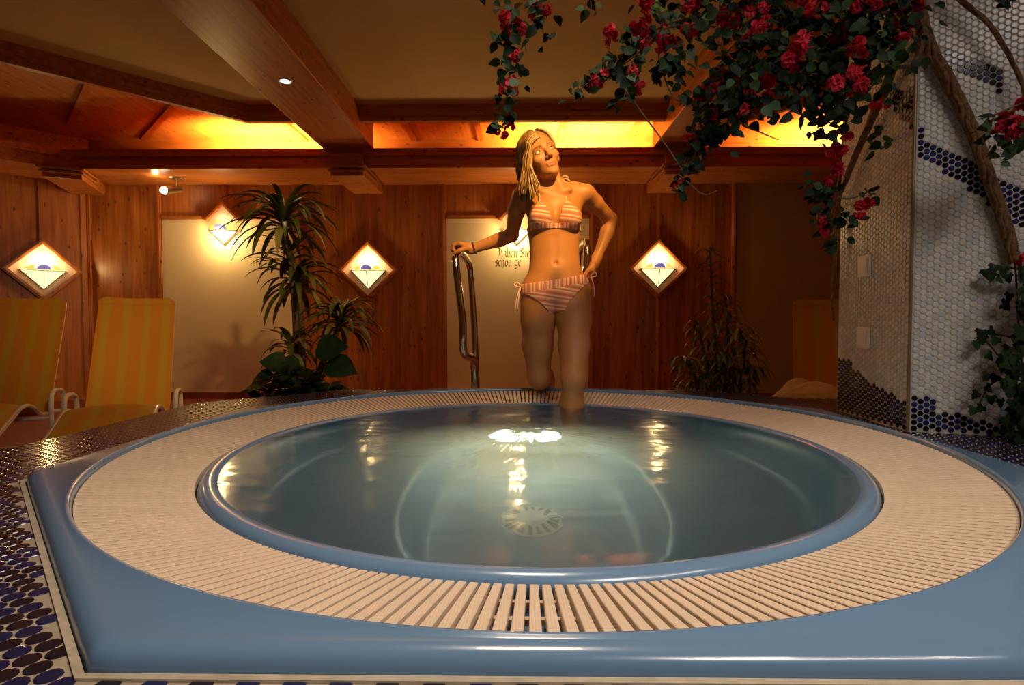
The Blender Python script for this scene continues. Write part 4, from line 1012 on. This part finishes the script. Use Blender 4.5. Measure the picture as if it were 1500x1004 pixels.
def net_object(name, parts, mats, parent, mat_fn=None, smooth_it=1):
    """parts: (V, Q) lists -> one mesh object, smooth shaded"""
    V = np.concatenate([p[0] for p in parts]); n = 0; Q = []
    for v, q in parts: Q.append(q + n); n += len(v)
    Q = np.concatenate(Q)
    for _ in range(smooth_it):                # light Laplacian smoothing
        s = np.zeros_like(V); w = np.zeros(len(V))
        for i in range(4):
            np.add.at(s, Q[:, i], V[Q[:, (i+1) % 4]]); np.add.at(s, Q[:, i], V[Q[:, i-1]]); np.add.at(w, Q[:, i], 2)
        ok = w > 0; V[ok] = .5 * V[ok] + .5 * s[ok] / w[ok, None]
    me = bpy.data.meshes.new(name); me.from_pydata((V - np.array(parent.location)).tolist(), [], Q.tolist())
    for m_ in mats: me.materials.append(m_)
    if mat_fn is not None: me.polygons.foreach_set('material_index', mat_fn(V[Q].mean(1)).astype(np.int32))
    me.polygons.foreach_set('use_smooth', [True] * len(me.polygons)); me.update()
    o = bpy.data.objects.new(name, me); COL.objects.link(o); o.parent = parent
    return o

WB = Vector((.2, 2.45, .146))                 # her standing foot on the underwater bench
woman = empty('person', WB, 'woman in a striped bikini stepping into the tub, one hand on the steel rail', 'person')
# head frame: s to her left, f forward, u up
def frame(roll, yaw, pitch):
    R = Matrix.Rotation(roll, 3, 'Y') @ Matrix.Rotation(yaw, 3, 'Z') @ Matrix.Rotation(pitch, 3, 'X')
    return R @ Vector((1, 0, 0)), R @ Vector((0, -1, 0)), R @ Vector((0, 0, 1))
HS, HF, HU = frame(radians(-24), radians(15), radians(-3))
HO = Vector((.100, 2.622, 1.622)); HK = 1.05
def H(s, f, u): return HO + (HS * s + HF * f + HU * u) * HK
HR = [[HS.x, HF.x, HU.x], [HS.y, HF.y, HU.y], [HS.z, HF.z, HU.z]]
def head(F):
    E = lambda c, r, k, op='u': F.ell(H(*c), [q * HK for q in r], k, HR, op)
    C = lambda a, b, ra, rb, k, op='u': F.cone(H(*a), H(*b), ra * HK, rb * HK, k, op)
    E((0, -.012, .035), (.072, .092, .084), .01)
    E((0, .030, .020), (.060, .062, .070), .02)                 # face upper
    E((0, .034, -.045), (.050, .055, .062), .025)               # jaw
    C((-.042, .0, -.055), (-.012, .066, -.096), .016, .012, .02); C((.042, .0, -.055), (.012, .066, -.096), .016, .012, .02)
    E((0, .072, -.098), (.018, .015, .013), .015)               # chin
    for s in (-1, 1):
        E((s*.040, .064, -.026), (.022, .018, .018), .02)       # cheek
        C((s*.012, .088, .020), (s*.046, .070, .022), .008, .008, .012)   # brow
        E((s*.031, .098, .001), (.017, .012, .009), .012, 's')  # socket
        E((s*.079, -.008, -.012), (.010, .022, .032), .006)     # ear
    C((0, .086, .010), (0, .107, -.030), .0065, .009, .010)     # nose
    E((0, .106, -.034), (.009, .009, .008), .006)
    for s in (-1, 1): E((s*.012, .096, -.037), (.007, .009, .007), .005); E((s*.006, .104, -.044), (.003, .004, .003), .003, 's')
    C((-.019, .083, -.0635), (0, .0875, -.0615), .0026, .0040, .005); C((.019, .083, -.0635), (0, .0875, -.0615), .0026, .0040, .005)
    C((-.015, .082, -.0715), (0, .0850, -.0728), .0028, .0046, .005); C((.015, .082, -.0715), (0, .0850, -.0728), .0028, .0046, .005)
    C((-.027, .085, -.062), (0, .0965, -.0672), .0016, .0016, .003, 's'); C((.027, .085, -.062), (0, .0965, -.0672), .0016, .0016, .003, 's')
    for s in (-1, 1):
        E((s*.031, .074, .001), (.0125, .0125, .0125), .001)    # eyeball
        C((s*.019, .085, .003), (s*.031, .0885, .0085), .0024, .0028, .003); C((s*.031, .0885, .0085), (s*.044, .078, .004), .0028, .0022, .003)
        C((s*.020, .084, -.004), (s*.031, .086, -.008), .002, .0022, .003); C((s*.031, .086, -.008), (s*.043, .077, -.002), .0022, .002, .003)
GRIP = [Vector(q) for q in ((-.327, 2.88, 1.212),)]
def arm_right(F):                             # image left: holding the rail
    F.chain([(.010, 2.662, 1.452), (-.012, 2.72, 1.40), (-.036, 2.86, 1.302)], [.046, .041, .034], .02)
    F.chain([(-.036, 2.862, 1.300), (-.10, 2.868, 1.278), (-.248, 2.872, 1.230)], [.035, .036, .0235], .015)
    hand(F, Vector((-.248, 2.872, 1.230)), Vector((-.318, 2.878, 1.252)), 1)
def hand(F, wr, kn, side):
    """fist over the rail: palm above the bar, four fingers down its far-left side, thumb on the near side"""
    F.cone(wr, wr.lerp(kn, .5), .024, .026, .02)
    for i in range(4):
        y = -.030 + .021 * i; L = (.9, 1.0, .97, .82)[i]
        k0 = kn + Vector((.012, y, (.004, .006, .004, -.002)[i])); F.cone(wr.lerp(k0, .25) + Vector((0, y*.3, .004)), k0, .015, .0125, .012)
        k1 = k0 + Vector((-.034, .0, -.008)) * L; k2 = k1 + Vector((-.004, .002, -.027)) * L; k3 = k2 + Vector((.020, 0, -.012)) * L
        F.chain([k0, k1, k2, k3], [.0115, .0098, .0088, .0078], .004)
    t0 = wr.lerp(kn, .35) + Vector((0, -.026, -.006)); t1 = t0 + Vector((-.030, -.016, -.014)); t2 = t1 + Vector((-.026, .002, -.012))
    F.chain([wr.lerp(kn, .2), t0, t1, t2], [.018, .014, .0115, .009], .008)
def arm_left(F):                              # image right: hand behind the hip
    F.chain([(.322, 2.665, 1.468), (.372, 2.73, 1.435), (.470, 2.842, 1.378)], [.045, .040, .033], .02)
    F.chain([(.470, 2.842, 1.376), (.452, 2.83, 1.31), (.392, 2.79, 1.170)], [.034, .035, .0225], .015)
    w = Vector((.392, 2.79, 1.170)); k = Vector((.362, 2.765, 1.095))
    F.cone(w, w.lerp(k, .6), .024, .026, .02)
    for i in range(4):
        k0 = k + Vector((.004, -.028 + .019 * i, .012 - .006 * i)); F.cone(w.lerp(k0, .3), k0, .015, .012, .012)
        k1 = k0 + Vector((-.018, .020, -.030)); k2 = k1 + Vector((-.022, .018, -.012)); k3 = k2 + Vector((-.020, .010, -.004))
        F.chain([k0, k1, k2, k3], [.0110, .0095, .0085, .0075], .004)
    F.chain([w.lerp(k, .3), w.lerp(k, .5) + Vector((-.006, -.03, .0)), w.lerp(k, .8) + Vector((-.024, -.040, -.004)), k + Vector((-.040, -.038, -.016))], [.016, .013, .011, .009], .008)
def torso(F):
    F.ell((.176, 2.652, 1.005), (.148, .100, .075), .03); F.ell((.175, 2.632, 1.05), (.130, .086, .10), .04)
    F.ell((.170, 2.636, 1.15), (.116, .080, .11), .05); F.ell((.168, 2.645, 1.28), (.124, .090, .14), .05)
    F.ell((.166, 2.650, 1.39), (.132, .084, .09), .04)
    F.cone((.040, 2.662, 1.448), (.165, 2.66, 1.462), .048, .05, .04); F.cone((.292, 2.668, 1.462), (.165, 2.66, 1.462), .048, .05, .04)
    F.cone((.158, 2.665, 1.45), (.075, 2.667, 1.475), .045, .036, .04); F.cone((.158, 2.665, 1.45), (.255, 2.667, 1.482), .045, .036, .04)
    for x in (.106, .238): F.ell((x, 2.566, 1.338), (.054, .044, .050), .035)
    F.ell((.105, 2.735, .985), (.085, .085, .09), .04); F.ell((.245, 2.735, .985), (.085, .085, .09), .04)
    F.cone((.10, 2.590, 1.462), (.150, 2.600, 1.448), .010, .010, .02); F.cone((.235, 2.592, 1.468), (.175, 2.600, 1.450), .010, .010, .02)  # collarbones
    F.cone((.162, 2.668, 1.43), (.128, 2.648, 1.575), .054, .050, .03)
    F.cone((.205, 2.600, 1.46), (.165, 2.62, 1.58), .012, .012, .03)
    F.ell((.1715, 2.548, 1.122), (.008, .016, .011), .012, None, 's')       # navel
    F.cone((.170, 2.540, 1.24), (.171, 2.538, 1.15), .006, .006, .03, 's')  # midline
def leg_bent(F):                              # image left: knee on the rim, shin back over the deck
    F.chain([(.104, 2.655, .99), (.097, 2.66, .93), (.095, 2.665, .86), (.092, 2.685, .74), (.100, 2.705, .590)], [.090, .083, .080, .072, .057], .03)
    F.ell((.102, 2.685, .572), (.050, .048, .052), .03)
    F.chain([(.102, 2.715, .572), (.118, 2.80, .575), (.138, 2.92, .567), (.158, 3.05, .556)], [.052, .053, .044, .031], .02)
    F.chain([(.158, 3.05, .553), (.165, 3.075, .525), (.172, 3.075, .45), (.175, 3.06, .40)], [.034, .034, .028, .016], .02)
def leg_straight(F):
    F.chain([(.246, 2.655, .99), (.256, 2.64, .93), (.259, 2.60, .86), (.254, 2.53, .74), (.242, 2.44, .605)], [.090, .081, .078, .068, .053], .03)
    F.ell((.241, 2.425, .600), (.044, .040, .048), .03)
    F.chain([(.241, 2.44, .585), (.240, 2.465, .48), (.236, 2.455, .36), (.232, 2.45, .215)], [.050, .051, .042, .031], .02)
    F.chain([(.232, 2.475, .182), (.230, 2.43, .195), (.226, 2.33, .168), (.224, 2.265, .158)], [.034, .036, .026, .014], .02)
def body(F):
    def sub(fn):
        G = Field.__new__(Field); G.ax = F.ax; G.D = np.full(F.D.shape, .25, np.float32); fn(G); return G
    torso(F); A = Field.__new__(Field); A.ax = F.ax; A.D = F.D.copy()
    F.merge(sub(leg_bent), .05); A.merge(sub(leg_straight), .05); F.merge(A, .006); del A
    F.merge(sub(arm_right), .028); F.merge(sub(arm_left), .018)
    F.merge(sub(head), .022)
def block(lo, hi, h): F = Field(lo, hi, h); body(F); return F
def keep(V, Q, fn): return V, Q[fn(V[Q].mean(1))]
SKIN = plain('tanned_skin', (.50, .205, .068), .50, sss=.10, spec=.4)
LIP = plain('lip', (.50, .17, .085), .4); EYEW = plain('eye_white', (.75, .72, .68), .15); IRIS = plain('iris', (.03, .025, .02), .1); BROW = plain('eyebrow', (.16, .08, .035), .8)
neck, wrist = 1.535, -.225
B1 = keep(*surface_net(block((-.30, 2.20, .13), (.54, 3.14, 1.56), .0055)), lambda c: (c[:, 2] < neck) & (c[:, 0] > wrist))
B2 = keep(*surface_net(block((-.03, 2.48, 1.515), (.24, 2.80, 1.80), .0026)), lambda c: c[:, 2] > neck - .005)
B3 = keep(*surface_net(block((-.40, 2.80, 1.14), (-.20, 2.96, 1.31), .003)), lambda c: c[:, 0] < wrist + .005)
def skin_mat(c):
    mi = np.zeros(len(c), int); d = c - np.array(HO); s, f, u = [d @ np.array(v) / HK for v in (HS, HF, HU)]
    lip = (f > .076) & (np.abs(s) < .0225 - .004 * (u < -.072)) & (u < -.058 + .0) & (u > -.0785 + np.abs(s) * .55) & (u < -.0575 - np.abs(s) * .18); mi[lip] = 1
    for q in (-1, 1):
        de = np.sqrt((s - q*.031)**2 + (f - .074)**2 + (u - .001)**2); eye = (de < .0133) & (np.abs(u - .001) < .0058 * (1 - ((s - q*.031)/.0125)**2).clip(0, 1) ** .5 + .0004); mi[eye] = 2
        mi[eye & (np.hypot(s - q*.031 - .0035, u - .003) < .0058)] = 3
        b = (np.abs(s - q*.031) < .017) & (f > .06) & (np.abs(u - (.021 - ((s - q*.030)/.017)**2 * .003)) < .0030); mi[b] = 4
    return mi
net_object('body', [B1, B2, B3], [SKIN, LIP, EYEW, IRIS, BROW], woman, skin_mat, 1)

# bikini: shells a few millimetres over the skin
def stripes(name, direction, freq):
    m, t, b = new_mat(name); tc = t.nodes.new('ShaderNodeTexCoord'); dt = t.nodes.new('ShaderNodeVectorMath'); dt.operation = 'DOT_PRODUCT'; dt.inputs[1].default_value = direction
    t.links.new(tc.outputs['Object'], dt.inputs[0]); mu = t.nodes.new('ShaderNodeMath'); mu.operation = 'MULTIPLY'; mu.inputs[1].default_value = freq; t.links.new(dt.outputs['Value'], mu.inputs[0])
    fr = t.nodes.new('ShaderNodeMath'); fr.operation = 'FRACT'; t.links.new(mu.outputs[0], fr.inputs[0]); r = t.nodes.new('ShaderNodeValToRGB'); r.color_ramp.interpolation = 'CONSTANT'
    cs = ((0, (.66, .20, .14)), (.16, (.70, .38, .27)), (.26, (.74, .58, .34)), (.40, (.60, .14, .11)), (.55, (.70, .34, .24)), (.64, (.76, .64, .42)), (.74, (.66, .21, .15)), (.90, (.45, .12, .10)))
    e = r.color_ramp.elements; e[0].color = (*cs[0][1], 1); e[1].position = cs[1][0]; e[1].color = (*cs[1][1], 1)
    for p_, c_ in cs[2:]: k = e.new(p_); k.color = (*c_, 1)
    t.links.new(fr.outputs[0], r.inputs['Fac']); t.links.new(r.outputs['Color'], b.inputs['Base Color']); b.inputs['Roughness'].default_value = .8
    return m
ST_CUP = stripes('pink_cream_stripes', (.16, 0, 1), 24); ST_BAND = stripes('upright_stripes', (1, 0, .0), 26)
def garment(name, lo, hi, region, mats, mat_fn, th=.0045, h=.003):
    F = block(lo, hi, h); X_, Y_, Z_ = np.meshgrid(*F.ax, indexing='ij'); F.D = np.maximum(F.D - th, region(X_, Y_, Z_)).astype(np.float32)
    return net_object(name, [surface_net(F)], mats, woman, mat_fn, 1)
def top_region(x, y, z):                      # triangle cups rising to the neck straps, over a band
    band = np.maximum(np.abs(z - (1.292 - .02 * (y - 2.56))) - .011, 0 * x - 1)
    out = band
    for cx, sx, inner in ((.100, .098, 1), (.244, .224, -1)):
        top = 1.412; w = .060 * np.clip((top - z) / .115, 0, 1.0) ** .62
        cup = np.maximum(np.maximum(np.abs(x - (cx + (sx - cx) * np.clip((z - 1.29) / .12, 0, 1))) - w, 1.285 - z), y - 2.63)
        cup = np.maximum(cup, z - top); out = np.minimum(out, cup)
    return out
BTOP = garment('bikini_top', (.0, 2.46, 1.265), (.34, 2.78, 1.43), top_region, [ST_CUP, ST_BAND], lambda c: (c[:, 2] < 1.3035).astype(int))
def low_region(x, y, z):                      # low waistband dipping at image left, triangle in front, full seat behind
    up = 1.046 + (x - .176) * .17 + .010 * ((x - .176) / .16) ** 2; d = up - z
    front = np.where(y < 2.66, np.abs(x - .176) - np.clip(.168 - np.maximum(d - .038, 0) * 2.0 + np.maximum(d - .038, 0) ** 2 * 7.5, .016, .3), np.abs(x - .176) - np.clip(.19 - np.maximum(d - .05, 0) * .8, .03, .3))
    return np.maximum(np.maximum(-d, d - .150), front)
BLOW = garment('bikini_bottom', (-.02, 2.48, .86), (.38, 2.86, 1.10), low_region, [ST_CUP, ST_BAND], lambda c: ((1.046 + (c[:, 0] - .176) * .17 - c[:, 2]) < .036).astype(int))
CORD = plain('pink_cord', (.78, .45, .32), .8)
m = MB(); o_ = woman.location
rel = lambda *q: Vector(q) - o_
m.tube(spline([rel(.098, 2.575, 1.408), rel(.094, 2.586, 1.44), rel(.098, 2.612, 1.49), rel(.105, 2.64, 1.512), rel(.13, 2.70, 1.525)], 5), .0042, 7)
m.tube(spline([rel(.222, 2.575, 1.408), rel(.216, 2.588, 1.44), rel(.205, 2.608, 1.48), rel(.200, 2.635, 1.515), rel(.175, 2.70, 1.53)], 5), .0045, 7)
m.build('halter_strap', CORD, BTOP, smooth=True)
m = MB()
for dx, dz in ((.02, .008), (.014, -.014), (.028, -.006)): m.tube(spline([rel(.196, 2.66, 1.528), rel(.196 + dx, 2.635, 1.535 + dz), rel(.21 + dx * 1.2, 2.63, 1.522 + dz * 1.4)], 4), .0038, 6)
m.build('neck_bow', CORD, BTOP, smooth=True)
m = MB()
for pts in ([(.012, 2.60, 1.02), (-.010, 2.59, 1.036), (-.022, 2.585, 1.023), (.0, 2.59, 1.013)], [(.008, 2.60, 1.018), (-.012, 2.585, .955), (-.020, 2.58, .885)], [(.008, 2.60, 1.018), (-.004, 2.585, .945), (-.006, 2.58, .905)], [(.338, 2.60, 1.066), (.356, 2.59, 1.084), (.362, 2.585, 1.065), (.342, 2.59, 1.06)], [(.34, 2.60, 1.064), (.352, 2.585, 1.01), (.352, 2.58, .965)]):
    if pts[0][0] > .3 and m.v and pts[1][2] > 1.03: m.build('side_tie', CORD, BLOW, smooth=True); m = MB()
    m.tube(spline([rel(*q) for q in pts], 5), .0034, 6)
m.build('side_tie', CORD, BLOW, smooth=True)
m = MB(); c_ = Vector((-.232, 2.871, 1.236)); ax_ = Vector((-.148, .004, -.048)).normalized(); u_ = ax_.orthogonal().normalized(); v2 = ax_.cross(u_)
m.tube([c_ + (u_ * cos(a) + v2 * sin(a)) * .0275 - o_ for a in [2*pi*k/24 for k in range(24)]], .004, 7, closed=True)
for k in range(12): a = 2*pi*k/12; m.ball(c_ + (u_ * cos(a) + v2 * sin(a)) * .029 - o_, .0058, 8)
m.build('bracelet', plain('dark_bead', (.10, .03, .02), .3), woman, smooth=True)

# hair: cap over the skull, locks falling past the face on image left, tucked back on the right
HAIR, ht, hb = new_mat('blonde_hair')
tc = ht.nodes.new('ShaderNodeTexCoord'); mp = ht.nodes.new('ShaderNodeMapping'); mp.inputs['Scale'].default_value = (120, 120, 9); ht.links.new(tc.outputs['Object'], mp.inputs['Vector'])
nz = ht.nodes.new('ShaderNodeTexNoise'); nz.inputs['Scale'].default_value = 1; nz.inputs['Detail'].default_value = 3; ht.links.new(mp.outputs['Vector'], nz.inputs['Vector'])
r = ht.nodes.new('ShaderNodeValToRGB'); r.color_ramp.elements[0].position = .32; r.color_ramp.elements[1].position = .68; r.color_ramp.elements[0].color = (.13, .06, .014, 1); r.color_ramp.elements[1].color = (.48, .28, .085, 1)
ht.links.new(nz.outputs['Fac'], r.inputs['Fac']); ht.links.new(r.outputs['Color'], hb.inputs['Base Color']); hb.inputs['Roughness'].default_value = .38
F = Field((-.04, 2.48, 1.50), (.26, 2.84, 1.82), .0035)
F.ell(H(0, -.014, .037), [.081 * HK, .098 * HK, .091 * HK], .01, HR); F.ell(H(-.02, -.05, -.03), [.070 * HK, .055 * HK, .09 * HK], .03, HR)
X_, Y_, Z_ = np.meshgrid(*F.ax, indexing='ij'); dx, dy, dz = X_ - HO.x, Y_ - HO.y, Z_ - HO.z
ff = (dx * HF.x + dy * HF.y + dz * HF.z) / HK; uu = (dx * HU.x + dy * HU.y + dz * HU.z) / HK; ss = (dx * HS.x + dy * HS.y + dz * HS.z) / HK
hairline = ff - (.052 + np.clip(uu - .035, -.1, .06) * .95 - .2 * np.clip(np.abs(ss - .015) - .03, 0, 1))
F.D = np.maximum(F.D, hairline * .8).astype(np.float32)
net_object('hair', [surface_net(F)], [HAIR], woman, None, 1)
hr = random.Random(4); m = MB()
def lock(side, f0, tipz, out, lift=1.0, wob=.0, r=.0070):
    """one lock: from the parting over the skull, then hanging"""
    P = []; part = .018
    for k in range(7):                        # over the skull, angle from the parting down the side
        a = radians(12) + (radians(90) - radians(12)) * k / 6; a *= side
        s = part * (1 - k / 6) + .084 * lift * sin(a); u = .037 + .094 * lift * cos(a); f = f0 * (1 - .10 * k / 6)
        sc_ = sqrt(max(.05, 1 - ((f0 + .014) / .104) ** 2)); P.append(H(s * (.45 + .55 * sc_) if True else s, f, .037 + (u - .037) * sc_))
    e = P[-1]; z0 = e.z; n = 6
    for k in range(1, n + 1):
        t = k / n; P.append(Vector((e.x + out[0] * t + wob * sin(t * 5) * .010, e.y + out[1] * t, z0 + (tipz - z0) * t)))
    sp = spline(P, 3); L = len(sp)
    m.tube(sp, [r * .72 * (.55 + .6 * min(1, k / 8)) * (1 - .75 * max(0, (k / L - .6) / .4) ** 1.5) for k in range(L)], 5, flat=.6)
for k in range(80):                           # swept across the forehead
    lock(-1, hr.uniform(.060, .092), hr.uniform(1.43, 1.49), (hr.uniform(-.030, .0), hr.uniform(.0, .03)), hr.uniform(1.02, 1.08), hr.uniform(-1, 1), .0068)
for k in range(330):                          # image-left side
    f0 = hr.uniform(-.095, .066); front = (f0 + .095) / .16
    lock(-1, f0, hr.uniform(1.425, 1.50) - .02 * front, (hr.uniform(.008, .05) + .012 * front, hr.uniform(-.02, .03) - .02 * front), hr.uniform(1.0, 1.08), hr.uniform(-1, 1))
for k in range(90):                           # image-right side, swept back behind the ear
    f0 = hr.uniform(-.095, .030)
    lock(1, f0, hr.uniform(1.50, 1.56), (hr.uniform(-.035, .0), hr.uniform(.02, .07)), hr.uniform(.98, 1.04), hr.uniform(-1, 1))
m.v = [tuple(Vector(v) - o_) for v in m.v]; m.build('hair_locks', HAIR, woman, smooth=True)
